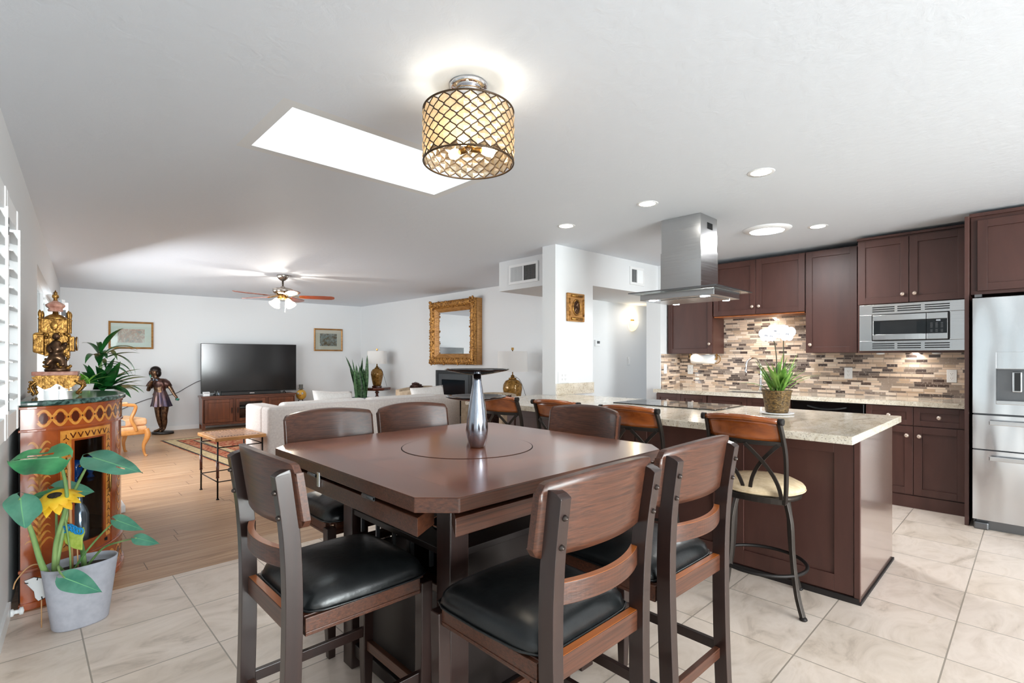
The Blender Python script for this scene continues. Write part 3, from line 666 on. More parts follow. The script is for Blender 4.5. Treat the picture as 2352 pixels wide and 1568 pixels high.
for y_ in (0.215, 0.105):
    b = B(); b.box(0.025, 0.055, y_-0.026, y_+0.026, 1.035, 1.185); q = b.obj('dispenser_paddle', 'steel', d_, bevel=0.006); b = B(); b.box(0.0235, 0.025, y_-0.02, y_+0.014, 1.045, 1.178); b.obj('paddle_face', 'black', q)
d_ = front(0.872, 1.735, -W2, -0.003, None, 'door')
for z0, z1 in ((0.605, 0.858), (0.075, 0.595)):
    d_ = front(z0, z1)
    b = B(); b.box(-0.052, -0.036, -0.36, 0.36, z1-0.066, z1-0.034); b.box(-0.04, 0.0, -0.33, -0.31, z1-0.06, z1-0.04); b.box(-0.04, 0.0, 0.31, 0.33, z1-0.06, z1-0.04); b.obj('handle', 'steel', d_, bevel=0.004)
b = B(); b.box(0.04, 0.3, -W2+.02, W2-.02, 0.0, 0.065); b.obj('base_grille', 'steel_dark', t); b = B(); b.box(-0.0, 0.1, W2-.09, W2-.005, 0.0, 0.055); b.obj('hinge_foot', 'steel_dark', t, bevel=0.01)
b = B(); b.box(0.02, 0.10, W2-.05, W2-.01, 1.745, 1.765); b.obj('top_hinge', 'steel_dark', t)
# island
IX, IY0, IY1 = 3.135, 0.64, 3.30
t = thing('kitchen_island', 'long dark panelled kitchen island with satin end panel', 'kitchen island')
b = B(); b.box(IX+0.02, 4.0, IY0+0.02, IY1, 0.0, 0.873); b.obj('body', 'espresso', t)
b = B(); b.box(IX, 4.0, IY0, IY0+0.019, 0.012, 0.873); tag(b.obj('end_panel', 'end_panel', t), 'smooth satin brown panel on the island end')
b = B(); b.box(IX-0.004, IX+0.0195, IY0-0.003, IY0+0.022, 0.012, 0.873); b.obj('corner_trim', 'espresso', t)
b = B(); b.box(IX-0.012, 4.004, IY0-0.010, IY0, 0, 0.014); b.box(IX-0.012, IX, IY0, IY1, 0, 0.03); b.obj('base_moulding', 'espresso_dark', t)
for i in range(4):
    y0 = IY0+0.025 + i*0.6625
    shaker(t, IX, y0, y0+0.655, 0.035, 0.868, 'panel', rail=0.09)
for i in range(3):
    y0 = IY0+0.04 + i*0.85; b = B(); b.box(4.0, 4.02, y0, y0+0.83, 0.1, 0.86); b.obj('door', 'espresso', t, bevel=0.002)
t = thing('island_countertop', 'thick cream veined granite slab on the kitchen island', 'countertop')
b = B()
b.prism([(2.81, 0.60), (4.05, 0.60), (4.05, 3.30), (3.812, 3.318), (3.812, 3.50), (2.81, 3.50)], 0.874, 0.914); b.obj('slab', 'granite', t, bevel=0.003)
b = B(); b.prism([(3.822, 3.312), (4.40, 3.288), (4.40, 3.304), (3.822, 3.3285)], 0.915, 1.028); tag(b.obj('upstand', 'granite', t), 'speckled granite upstand against the pillar')
t = thing('cooktop', 'flush black glass cooktop set in the island granite', 'cooktop', (3.76, 2.0, 0.914))
b = B(); b.box(-0.25, 0.25, -0.43, 0.43, 0.0005, 0.007); b.obj('glass_plate', 'black_gloss', t, bevel=0.002)
for x_, y_, r_ in ((-0.11, 0.27, 0.09), (0.12, 0.27, 0.075), (-0.11, -0.25, 0.08), (0.12, -0.25, 0.095), (0.0, 0.0, 0.11)):
    b = B(); b.ring((x_, y_, 0.0071), r_, 0.0006, 32, 4); b.obj('burner_ring', 'steel_dark', t)
b = B()
for k in range(5): b.box(-0.235, -0.225, -0.06+k*0.03-0.004, -0.06+k*0.03+0.004, 0.0071, 0.0075)
b.obj('touch_controls', 'steel_dark', t)
# island hood
t = thing('range_hood', 'stainless island range hood with flat glass canopy over cooktop', 'range hood', (3.945, 1.985, 1.76))
b = B(); b.box(-0.145, 0.145, -0.168, 0.168, 0.38, 0.658); b.obj('upper_chimney', 'steel', t)
b = B(); b.box(-0.150, 0.150, -0.173, 0.173, 0.065, 0.385); b.obj('lower_chimney', 'steel', t)
b = B()
for k in range(7): b.box(-0.03+k*0.014, -0.022+k*0.014, -0.1695, -0.168, 0.555, 0.605)
b.obj('chimney_vent', 'dark_hole', t)
gl_ = B(); gl_.box(-0.325, 0.345, -0.372, 0.372, 0.055, 0.063); gp = gl_.obj('glass_canopy', 'glass', t)
b = B(); b.bar([(-0.325, -0.372, 0.059), (-0.325, 0.372, 0.059)], 0.003, 0.0085, (0, 0, 1)); b.bar([(-0.325, -0.372, 0.059), (0.345, -0.372, 0.059)], 0.003, 0.0085, (0, 0, 1)); b.obj('polished_edge', 'steel_dark', gp)
b = B(); b.box(-0.235, 0.235, -0.315, 0.315, 0.0, 0.054); b.obj('hood_body', 'steel', t, bevel=0.003)
for y0, y1 in ((-0.26, -0.005), (0.005, 0.26)):
    b = B(); b.box(-0.17, 0.17, y0, y1, -0.006, 0.0); b.obj('grease_filter', 'steel', t, bevel=0.002)
for x_ in (-0.2, 0.2):
    for y_ in (-0.22, 0.22):
        b = B(); b.lathe([(0.0, -0.006), (0.026, -0.006), (0.028, 0.0)], (x_, y_, 0), n=20); b.obj('led_light', 'led_blue', t)
        q = spot('hood_lamp', (3.945+x_, 1.985+y_, 1.748), 2.5, (0.9, 0.95, 1.0), 110, 0.02); 
# orchid
t = thing('orchid_plant', 'white orchid in gold brown pot with grassy leaves on island', 'potted plant', (3.61, 1.20, 0.925))
b = B(); b.lathe([(0.0, 0.0), (0.066, 0.0), (0.07, 0.01), (0.088, 0.135), (0.096, 0.148), (0.092, 0.148), (0.084, 0.125), (0.0, 0.125)], n=28, caps=(True, False)); b.obj('pot', 'rattan', t)
b = B(); b.lathe([(0.0, 0.124), (0.083, 0.128)], n=20, caps=(False, False)); b.obj('soil', 'soil', t)
def blade(b, base, az, L, w, rise, droop, n=8, fold=0.25, twist=0.0, tipw=0.04, peak=0.45):
    """a pointed leaf growing from base toward azimuth az: rise = starting elevation, droop = how far it bends down"""
    pts = []; p = Vector(base); el = rise
    for i in range(n+1):
        pts.append(p.copy()); st_ = L/n
        p = p + Vector((math.cos(az)*math.cos(el), math.sin(az)*math.cos(el), math.sin(el)))*st_
        el -= droop/n
    side = Vector((-math.sin(az), math.cos(az), 0)); rows = []
    for i, q in enumerate(pts):
        u = i/n
        ww = w*max(tipw if i else 0.35, math.sin(PI*min(1, (u/(2*peak)) if u < peak else 0.5+0.5*(u-peak)/(1-peak)))) if i < n else 0.001
        tq = (pts[min(i+1, n)]-pts[max(i-1, 0)]).normalized(); nr = side.cross(tq)
        s2 = side*math.cos(twist*u) + nr*math.sin(twist*u)
        rows.append([b.v(q - s2*ww/2 + nr*(-abs(fold)*ww/2)), b.v(q), b.v(q + s2*ww/2 + nr*(-abs(fold)*ww/2))])
    for a, c in zip(rows, rows[1:]):
        for k in range(2): b.f([a[k], a[k+1], c[k+1], c[k]], True)
rr = random.Random(5)
for k in range(9):
    b = B(); blade(b, (rr.uniform(-.03, .03), rr.uniform(-.03, .03), 0.12), k*0.7+rr.uniform(-.2, .2), rr.uniform(.18, .26), rr.uniform(.035, .055), rr.uniform(.75, 1.25), rr.uniform(0.4, 1.1)); b.obj('leaf', 'leaf_orchid', t)
for k in range(26):
    b = B(); blade(b, (rr.uniform(-.04, .04), rr.uniform(-.04, .04), 0.12), rr.uniform(0, 6.28), rr.uniform(.2, .30), rr.uniform(.012, .02), rr.uniform(.8, 1.45), rr.uniform(0.1, .7)); b.obj('grass_blade', 'leaf_orchid', t)
IRv = Vector((.719, -.695, 0)); IFv = Vector((.695, .719, 0))      # towards the window side / into the room
def fl(p): return tuple(IRv*p[0] + IFv*p[1] + Vector((0, 0, p[2])))
for pts in ([(-.01, 0, .12), (.0, 0, .3), (-.01, 0, .44), (-.03, -.01, .48)], [(.03, 0, .12), (.045, 0, .32), (.045, 0, .44), (.04, -.01, .475)]):
    b = B(); b.tube(curve_pts([fl(q) for q in pts], 5), 0.0035, 6); tag(b.obj('flower_stem', Mat('dark_orchid_stem', (62, 58, 34), 0.5), t), 'thin dark bare stem')
for cx_, cz, sc in ((-.078, .515, 1.0), (-.045, .51, .9), (-.018, .545, 1.0), (.0, .525, .8), (.062, .525, 1.15)):
    b = B(); c0 = Vector((cx_, -.02, cz))
    for k in range(5):
        a = PI/2 + k*2*PI/5; w_ = (0.030 if k in (1, 4) else 0.017)*sc; L_ = 0.036*sc
        mid = c0 + Vector((math.cos(a)*L_*.66, 0.004 if k in (1, 4) else .009, math.sin(a)*L_*.66))
        n_ = 14; ctr = b.v(fl(mid + Vector((0, -.010, 0)))); rim = [b.v(fl(mid + Vector((math.cos(j*2*PI/n_)*(w_*.8*abs(math.sin(a))+L_*.6*abs(math.cos(a))), .002, math.sin(j*2*PI/n_)*(w_*.8*abs(math.cos(a))+L_*.6*abs(math.sin(a))))))) for j in range(n_)]
        for j in range(n_): b.f([ctr, rim[j], rim[(j+1) % n_]], True)
    b.sphere(fl(c0 + Vector((0, -.012, -.006))), 0.006*sc, 8, 6)
    b.obj('flower', 'petal', t)
b = B(); b.lathe([(0.0, 0.0), (0.075, 0.0), (0.103, 0.006), (0.104, 0.0105), (0.08, 0.0095), (0.0, 0.0095)], (3.61, 1.20, 0.9142), n=36); tag(b.obj('saucer', 'white_ceramic'), 'white round saucer under the orchid pot on island', 'saucer')
# ================================================================ DINING SET
TX, TY, TZ = 1.35, 1.665, 0.914
t = thing('dining_table', 'counter height square walnut dining table with clipped corners and turntable', 'table', (TX, TY, 0))
H = 0.60; ch = 0.085
octo = [(-H, -H+ch), (-H+ch, -H), (H-ch, -H), (H, -H+ch), (H, H-ch), (H-ch, H), (-H+ch, H), (-H, H-ch)]
ins = [(x*0.83, y*0.83) for x, y in ((-H, -H), (H, -H), (H, H), (-H, H))]
b = B(); b.prism(octo, TZ-0.042, TZ-0.0008); b.obj('tabletop', 'walnut_h', t, bevel=0.003)
b = B(); b.box(-.47, .47, -.47, .47, TZ-0.0008, TZ); b.obj('veneer_panel', 'table_top', t)
b = B()
for poly in ([octo[0], octo[1], (-.47, -.47)], [octo[2], octo[3], (.47, -.47)], [octo[4], octo[5], (.47, .47)], [octo[6], octo[7], (-.47, .47)], [octo[1], octo[2], (.47, -.47), (-.47, -.47)], [octo[3], octo[4], (.47, .47), (.47, -.47)], [octo[5], octo[6], (-.47, .47), (.47, .47)], [octo[7], octo[0], (-.47, -.47), (-.47, .47)]):
    b.prism([(x*.998, y*.998) for x, y in poly], TZ-0.0008, TZ-0.00005)
b.obj('veneer_border', 'table_border', t)
b = B(); b.lathe([(0.0, 0.0), (0.2745, 0.0), (0.2745, 0.0008), (0.0, 0.0008)], (0, 0, TZ), n=72, smooth=False); tz = b.obj('turntable_seam', 'dark_hole', t)
b = B(); b.lathe([(0.0, 0.0), (0.271, 0.0), (0.271, 0.0016), (0.0, 0.0016)], (0, 0, TZ), n=72, smooth=False); tag(b.obj('turntable', 'table_top', t), 'round turntable disc flush in the table centre')
for k in range(4):                                   # folding leaves hung under each side
    rot = Matrix.Rotation(k*PI/2, 4, 'Z')
    b = B(); b.X = rot; b.prism([(-H+ch-.01, -H+.004), (H-ch+.01, -H+.004), (H-ch-.05, -H+.1), (-H+ch+.05, -H+.1)], TZ-0.105, TZ-0.054); lf = b.obj('folding_leaf', 'walnut_h', t, bevel=0.002)
    for xh in (-.15, .26):
        b = B(); b.X = rot; b.box(xh-.035, xh+.035, -H+.0, -H+.006, TZ-0.055, TZ-0.042); b.cyl((xh-.035, -H+.001, TZ-.0485), (xh+.035, -H+.001, TZ-.0485), .004, n=8); b.obj('hinge', 'brass' if k == 0 else 'steel_dark', lf)
    if k == 3: b = B(); b.X = rot; b.box(-.10, -.08, -H-.003, -H+.004, TZ-.082, TZ-.03); b.obj('latch', 'steel', lf, bevel=0.002)
P = 0.335
for sx_ in (-1, 1):
    for sy_ in (-1, 1):
        b = B(); b.prism([(sx_*P-.038, sy_*P-.038), (sx_*P+.038, sy_*P-.038), (sx_*P+.038, sy_*P+.038), (sx_*P-.038, sy_*P+.038)], 0, TZ-.043); b.obj('leg', 'walnut_v', t, bevel=0.004)
b = B(); b.box(-P+.0, P, -P+.0, P, TZ-.105, TZ-.043); b.obj('apron', 'black_wood', t)
b = B(); b.box(-P-.03, P+.03, -P-.03, P+.03, 0.638, 0.660); b.obj('upper_shelf', 'black_wood', t, bevel=0.002)
b = B(); b.box(-.31, .31, -.31, .31, 0.10, 0.50); b.box(-.36, .36, -.36, .36, 0.05, 0.10); b.obj('pedestal_cabinet', 'black_wood', t, bevel=0.003)
for k in range(4):
    b = B(); b.X = Matrix.Rotation(k*PI/2, 4, 'Z'); b.box(-.29, .29, -.33, -.315, 0.50, 0.638) if k < 2 else b.box(-.29, .29, -.012, .012, 0.50, 0.638); b.obj('wine_rack_divider', 'black_wood', t)
for k in range(5):
    b = B(); b.box(-.36, -.345, -.24+k*.12-.004, -.24+k*.12+.004, 0.58, 0.637); b.obj('stemware_rail', 'steel_dark', t)
for k in range(4):
    b = B(); b.X = Matrix.Rotation(k*PI/2, 4, 'Z'); b.box(-P+.038, P-.038, -P-.02, -P+.02, 0.50, 0.53); b.obj('foot_rail', 'walnut_h', t, bevel=0.004)
t = thing('glass_bowl', 'dark bowl with copper rim on the shelf under tabletop', 'bowl', (1.12, 1.46, 0.6605))
b = B(); b.lathe([(0.0, 0.0), (0.04, 0.0), (0.075, 0.02), (0.085, 0.038), (0.083, 0.038), (0.07, 0.02), (0, 0.006)], n=28); b.obj('bowl_body', 'black_gloss', t)
b = B(); b.ring((0, 0, 0.038), 0.084, 0.002, 36, 6); b.obj('rim', 'copper', t)
t = thing('candle_stand', 'taller tapered silver stand with black dish on the turntable', 'candle stand', (1.36, 1.615, TZ+.0017), 0, 'silver candle stands on the table')
def stand(t, hgt, pr):
    b = B(); k = hgt/0.305
    b.lathe([(0.0, 0), (0.030, 0), (0.034, 0.008), (0.043, 0.045*k), (0.0455, 0.078*k), (0.043, 0.115*k), (0.036, 0.17*k), (0.026, 0.23*k), (0.018, 0.28*k), (0.016, 0.305*k)], n=32); b.obj('column', 'gun', t)
    b = B(); b.lathe([(0.0, hgt), (0.02, hgt), (0.06, hgt+.006), (pr*.9, hgt+.018), (pr, hgt+.023), (pr, hgt+.027), (pr*.93, hgt+.024), (.05, hgt+.012), (0, hgt+.010)], n=44); b.obj('dish', 'black_gloss', t)
stand(t, 0.298, 0.134)
t = thing('candle_stand', 'shorter silver stand with black dish behind the taller one', 'candle stand', (1.47, 1.755, TZ+.0017), 0, 'silver candle stands on the table')
stand(t, 0.172, 0.136)
# ---- counter chairs; local +Y is the way the sitter faces
def make_chair(label):
    t = thing('counter_chair', label, 'chair', (0, 0, 0), 0, 'leather counter chairs around the dining table')
    HW = 0.195
    def post(sx_):
        b = B()
        pts = curve_pts([(sx_*(HW-.018), -.250, 0), (sx_*(HW-.014), -.236, .3), (sx_*(HW-.008), -.230, .6), (sx_*(HW-.004), -.238, .8), (sx_*HW, -.258, .955), (sx_*HW, -.264, .985)], 5)
        b.bar(pts, 0.036, [0.046]*(len(pts)-3)+[.043, .034, .012], (0, 1, 0)); o = b.obj('back_post', 'walnut_v', t, bevel=0.004)
        for z_, y_ in ((.930, -.2785), (.862, -.268)):
            k = B(); k.X = Matrix.Translation((sx_*HW, y_, z_)) @ Matrix.Rotation(R(84), 4, 'X'); k.lathe([(0, .009), (.005, .007), (.0075, .001), (.0075, -.006)], n=10); k.obj('bolt', 'bolt', o)
    def fleg(sx_):
        b = B(); b.bar([(sx_*.185, .185, 0), (sx_*.19, .188, .15), (sx_*.192, .19, .56)], [.030, .038, .042], [.03, .038, .042], (0, 1, 0)); b.obj('leg', 'walnut_v', t, bevel=0.003)
    post(-1); post(1); fleg(-1); fleg(1)
    # curved back panel
    def pan(u, v_, off):
        x = lerp(-.232, .232, u); q = 1-(2*u-1)**2
        zt = 1.003 + .022*q; zb = .828 + .0*q; z = lerp(zb, zt, v_)
        y = -.196 - .045*q - .026*(z-.84)/.17
        k = min(u, 1-u)*.464
        for zz, sgn in ((zt, 1), (zb, -1)):                      # rounded corners
            r_ = .022
            if k < r_: 
                lim = r_ - math.sqrt(max(0, r_*r_-(r_-k)**2))
                z = min(z, zt-lim) if sgn > 0 else max(z, zb+lim)
        return (x, y + off, z)
    b = B()
    us = 46
    b.shell(lambda u, v_, o: pan(u, v_, o), us, 8, -.019); b.obj('back_panel', 'walnut_h', t, weld=True)
    b = B()
    pts = [(lerp(-.18, .18, i/28), -.228-.042*(1-(2*i/28-1)**2)+.01, .735) for i in range(29)]
    b.bar(pts, .020, .052, (0, 0, 1)); sl = b.obj('lower_slat', 'walnut_h', t, bevel=0.002)
    k = B(); k.bar([(x, y, z+.0262) for x, y, z in pts], .0185, .001, (0, 0, 1)); tag(k.obj('worn_edge', 'amber_edge', sl), 'worn amber top edge')
    b = B(); b.box(-.18, .18, -.235, -.21, .53, .585); rr_ = b.obj('rear_rail', 'walnut_h', t, bevel=0.002); k = B(); k.box(-.177, .177, -.233, -.212, .585, .586); tag(k.obj('worn_edge', 'amber_edge', rr_), 'worn amber top edge')
    b = B()
    b.box(-.17, .17, .178, .202, .525, .575)
    for sx_ in (-1, 1): b.box(sx_*.178, sx_*.202, -.20, .17, .525, .575)
    b.box(-.19, .19, -.20, .19, .567, .578)
    for sx_ in (-1, 1): b.box(sx_*.178, sx_*.2045, -.20, .17, .530, .538)
    b.obj('seat_frame', 'walnut_h', t, bevel=0.002)
    def seat(u, v_):
        x = lerp(-1, 1, u); y = lerp(-1, 1, v_); x, y = x*math.sqrt(1-.17*abs(y)**9), y*math.sqrt(1-.17*abs(x)**9); e = (1-abs(lerp(-1, 1, u))**5)*(1-abs(lerp(-1, 1, v_))**5)
        return (x*.213*(1-.05*max(0, -y)), y*.208+.004, .582+.060*e**.45 - .010*max(0, 1-x*x)*max(0, 1-y*y)*0.2 + .014*max(0, 1-x*x)*max(0, 1-y*y))
    b = B(); b.grid(seat, 20, 20)
    rim = [seat(i/20, 0) for i in range(20)] + [seat(1, i/20) for i in range(20)] + [seat(1-i/20, 1) for i in range(20)] + [seat(0, 1-i/20) for i in range(20)]
    up_ = [b.v((p[0], p[1], p[2])) for p in rim]; lo_ = [b.v((p[0]*.985, p[1]*.985, .578)) for p in rim]
    b.loop_faces([lo_, up_], True, True, (True, False)); b.obj('seat', 'leather', t, weld=True)
    b = B(); b.tube([(p[0]*1.004, p[1]*1.004, .583) for p in rim[::2]], .0035, 6, closed=True); b.obj('piping', 'leather', t)
    for args in (((-.17, .19, .20), (.17, .19, .20)), ((-.17, -.228, .24), (.17, -.228, .24))):
        b = B(); b.bar(args, .020, .036, (0, 0, 1)); b.obj('stretcher', 'walnut_h', t, bevel=0.002)
    for sx_ in (-1, 1):
        b = B(); b.bar([(sx_*.19, -.21, .25), (sx_*.188, .17, .25)], .018, .034, (0, 0, 1)); b.obj('stretcher', 'walnut_v', t, bevel=0.002)
    return t
c0 = make_chair('walnut counter chair nearest camera at the left side of the table')
c0.location = (0.755, 1.585, 0); c0.rotation_euler = (0, 0, R(-90))
for lab, x, y, a in (('walnut counter chair in front centre, its back turned to the camera', 1.06, 1.005, 0),
                     ('walnut counter chair at front right, its back overlapping the near bar stool', 1.62, 1.02, -1),
                     ('walnut counter chair at far left, in front of the sofa arm', 1.14, 2.295, 180),
                     ('walnut counter chair at far side, second from left, before the sofa back', 1.64, 2.29, 180),
                     ('walnut counter chair on the island side of the table', 1.99, 1.735, 90)):
    dup(c0, (x, y, 0), R(a), lab)
# ---- bar stools; local +Y is the way the sitter faces
def make_stool(label):
    t = thing('bar_stool', label, 'bar stool', (0, 0, 0), 0, 'swivel bar stools along the island')
    for sx_ in (-1, 1):
        for sy_ in (-1, 1):
            b = B(); d = lambda r_, z: tuple(Matrix.Rotation(R(20), 3, 'Z') @ Vector((sx_*r_, sy_*r_, z)))
            pts = curve_pts([d(.115, .555), d(.135, .45), d(.142, .30), d(.160, .12), d(.185, .012)], 5)
            b.bar(pts, .022, .022, Matrix.Rotation(R(20), 3, 'Z') @ Vector((sx_*.7, sy_*.7, 0))); o = b.obj('leg', 'iron', t, bevel=0.003)
            k = B(); k.lathe([(0, 0), (.014, 0), (.019, .005), (.016, .013), (0, .018)], d(.187, 0), n=14); k.obj('foot_pad', 'iron_black', o)
    b = B(); b.ring((0, 0, .20), .215, .0095, 44, 8); b.obj('foot_ring', 'iron_black', t)
    b = B(); b.lathe([(.0, .545), (.15, .545), (.19, .56), (.195, .585), (0, .585)], n=40); b.obj('swivel_plate', 'iron', t)
    b = B(); b.lathe([(0, .588), (.19, .588), (.205, .598), (.209, .612), (.20, .625), (.16, .645), (.08, .655), (0, .657)], n=44); s_ = b.obj('seat', 'cream', t)
    k = B(); k.ring((0, 0, .601), .2075, .004, 48, 6); k.obj('piping', 'cream', s_)
    HB = .195; YB = lambda z: -.175 - .16*max(0, z-.62)*.9
    for sx_ in (-1, 1):
        b = B(); b.bar(curve_pts([(sx_*.175, -.165, .565), (sx_*.185, -.18, .66), (sx_*.19, -.20, .80), (sx_*.185, -.225, .90), (sx_*.18, -.262, .985)], 5), .014, .030, (0, 1, 0)); b.obj('back_post', 'iron', t, bevel=0.002)
    def bow(u, z, d=.045): return (lerp(-.18, .18, u), lerp(-.225, -.262, (z-.90)/.085) - d*(1-(2*u-1)**2)*.8, z)
    b = B(); b.shell(lambda u, v_, o: (bow(u, lerp(.878, .972, v_))[0], bow(u, lerp(.878, .972, v_))[1]+o, bow(u, lerp(.878, .972, v_))[2]+.012*v_*(1-(2*u-1)**2)), 14, 4, .016); b.obj('back_rest', 'honey', t, weld=True)
    b = B(); pts = [(x, y-.006, z+.014*(1-(2*i/14-1)**2)) for i, (x, y, z) in enumerate([bow(i/14, .980) for i in range(15)])]; b.tube(pts, [.014]*15, 10); b.obj('top_rail', 'honey', t)
    for i in (0, 14):
        b = B(); q = Vector(pts[i]); sx_ = -1 if i == 0 else 1; b.cyl(q, q + Vector((sx_*.022, 0, 0)), .017, n=14); b.obj('rail_cap', 'iron_black', t)
    b = B(); b.bar([bow(i/28, .866) for i in range(29)], .012, .022, (0, 0, 1)); b.obj('cross_rail', 'iron', t, bevel=0.002)
    for sx_ in (-1, 1):                           # two crossing curved straps on each side
        for c0_, c1_ in (((sx_*.165, .59), (sx_*.02, .86)), ((sx_*.015, .59), (sx_*.165, .86))):
            (xa, za), (xb, zb) = c0_, c1_
            pts = []
            for i in range(13):
                u = i/12; z = lerp(za, zb, u); e = u**1.9
                x = lerp(xa, xb, e); y = lerp(-.18, -.222, u) - .04*(1-(x/.18)**2)*u
                pts.append((x, y - (.006 if xa*sx_ > .1 else 0), z))
            b = B(); b.bar(pts, .018, .008, (0, 1, 0)); b.obj('back_strap', 'iron', t, bevel=0.001)
    b = B(); pts = [(lerp(-.175, .175, i/12), -.165-.04*(1-(2*i/12-1)**2), .575) for i in range(13)]; b.bar(pts, .012, .03, (0, 0, 1)); b.obj('seat_rail', 'iron', t, bevel=0.002)
    return t
s0 = make_stool('bar stool with cream round seat nearest the island end, fully in view')
s0.location = (2.865, 1.03, 0); s0.rotation_euler = (0, 0, R(-91))
for lab, x, y, a in (('second bar stool from the island end, behind the front right chair', 2.86, 1.70, -88),
                     ('third bar stool from the island end, behind the island side chair', 2.855, 2.28, -86),
                     ('farthest bar stool, at left of the island by the amber lamp', 2.84, 2.90, -78)):
    dup(s0, (x, y, 0), R(a), lab)
# ================================================================ LIVING ROOM
def wy(x): return 10.86 - (x-0.4)*0.0932          # face of the far wall
WA = math.atan(-0.0932)
# television stand
SX0, SX1 = 2.30, 3.86
t = thing('media_console', 'reddish wood media console with glass middle door under television', 'console', ((SX0+SX1)/2, wy(3.14)-0.25, 0), WA)
w = (SX1-SX0)/2; D = 0.20
b = B(); b.box(-w-.02, w+.02, -D-.015, D, 0.575, 0.605); b.obj('top_board', 'cab_wood_h', t, bevel=0.004)
b = B()
b.box(-w, -w+.02, -D, D-.01, 0.09, 0.575); b.box(w-.02, w, -D, D-.01, 0.09, 0.575); b.box(-w, w, D-.02, D-.01, 0.09, 0.575); b.box(-w, w, -D, D-.02, 0.09, 0.115)
for xc in (-w*.35, w*.35): b.box(xc-.02, xc+.02, -D, D-.02, 0.1, 0.575)
b.obj('carcass', 'cab_wood', t)
b = B(); b.box(-w, w, -D-.004, -D+.012, 0.545, 0.575); b.box(-w, w, -D-.004, -D+.012, 0.085, 0.125); b.obj('face_rail', 'cab_wood_h', t)
for sx_ in (-1, 1):
    for y_ in (-D+.02, D-.04):
        b = B(); b.box(sx_*w-.025*(sx_+1)/1-.0 if sx_ > 0 else -w, sx_*w if sx_ > 0 else -w+.05, y_-.02, y_+.02, 0, 0.12); b.obj('foot', 'cab_wood', t)
def fdoor(x0, x1, z0, z1, glass=False):
    b = B(); r_ = .055; y0, y1 = -D-.02, -D
    b.box(x0, x0+r_, y0, y1, z0, z1); b.box(x1-r_, x1, y0, y1, z0, z1); b.box(x0+r_, x1-r_, y0, y1, z0, z0+r_); b.box(x0+r_, x1-r_, y0, y1, z1-r_, z1)
    if not glass: b.box(x0+r_, x1-r_, y0+.01, y1, z0+r_, z1-r_)
    d = b.obj('door', 'cab_wood', t, bevel=0.003)
    if glass:
        k = B(); k.box(x0+r_, x1-r_, y0+.008, y0+.012, z0+r_, z1-r_); k.obj('pane', 'glass', d)
        k = B(); k.box(x0+.02, x1-.02, y1+.02, D-.03, 0.33, 0.342); k.obj('inner_shelf', 'cab_wood_h', t)
    k = B(); k.box(x1-.028 if x0 < -.3 else x0+.018, x1-.018 if x0 < -.3 else x0+.028, y0-.02, y0, (z0+z1)/2-.05, (z0+z1)/2+.05); k.obj('handle', 'iron_black', d)
fdoor(-w+.03, -w*.35-.025, 0.13, 0.54); fdoor(-w*.35+.025, w*.35-.025, 0.13, 0.54, True); fdoor(w*.35+.025, w-.03, 0.13, 0.54)
def on_console(x, y, z=0): 
    p = Matrix.Rotation(WA, 3, 'Z') @ Vector((x, y, 0)); return ((SX0+SX1)/2+p.x, wy(3.14)-0.25+p.y, z)
for k, (xo, zo, dz, m_) in enumerate(((-.04, .343, .05, 'black'), (-.03, .116, .07, 'black'))):
    t = thing('media_player', ('black media player on the upper shelf behind the console glass', 'black receiver on the lower shelf behind the console glass')[k], 'media player', on_console(xo, -.02, zo), WA, 'players inside the console')
    b = B(); b.box(-.15, .15, -.11, .11, .004, dz); b.obj('case', m_, t, bevel=0.004); b = B(); b.box(-.13, .0, -.1115, -.11, dz*.4, dz*.7); b.obj('display', 'steel_dark', t)
# television
t = thing('television', 'large dark flat screen television standing on the wooden console', 'television', on_console(.035, -.02, .605), WA)
TW, Z0, Z1 = .815, .035, .945
b = B(); b.box(-TW, TW, -.02, .02, Z0, Z1); b.box(-.5, .5, .02, .05, .1, .6); b.obj('body', 'black', t, bevel=0.004)
b = B(); b.box(-TW+.008, TW-.008, -.0225, -.02, Z0+.022, Z1-.008); b.obj('screen', 'screen', t)
b = B(); b.box(-TW, TW, -.0235, -.0195, Z0, Z0+.012); b.obj('bezel_strip', 'steel_dark', t)
for sx_ in (-1, 1):
    b = B(); b.bar([(sx_*.58, 0, .05), (sx_*.60, -.09, .006)], .014, .012); b.bar([(sx_*.58, 0, .05), (sx_*.60, .09, .006)], .014, .012); b.obj('stand_foot', 'black', t)
t = thing('soundbar', 'long black soundbar on the console in front of television', 'soundbar', on_console(.02, -.155, .6055), WA)
b = B(); b.box(-.5, .5, -.04, .04, .0, .062); b.obj('body', 'black', t, bevel=0.008); b = B(); b.box(-.04, .04, -.042, -.04, .025, .04); tag(b.obj('badge', 'steel', t), 'small silver badge')
t = thing('white_box', 'small white box at left end of the console top', 'box', on_console(-.71, -.13, .6055), WA)
b = B(); b.box(-.05, .05, -.05, .05, 0, .075); b.obj('case', 'plastic', t, bevel=0.004); b = B(); b.box(-.04, .04, -.051, -.05, .05, .06); b.obj('vent_strip', 'steel_dark', t)
t = thing('glass_jar', 'small clear glass jar beside the soundbar on console', 'jar', on_console(-.52, -.165, .6055), WA)
b = B(); b.lathe([(.03, 0), (.034, .01), (.034, .06), (.026, .075), (.03, .085)], n=18, caps=(True, False)); b.obj('glass', 'glass', t); b = B(); b.sphere((0, 0, .03), .018); b.obj('contents', 'silver_glass', t)
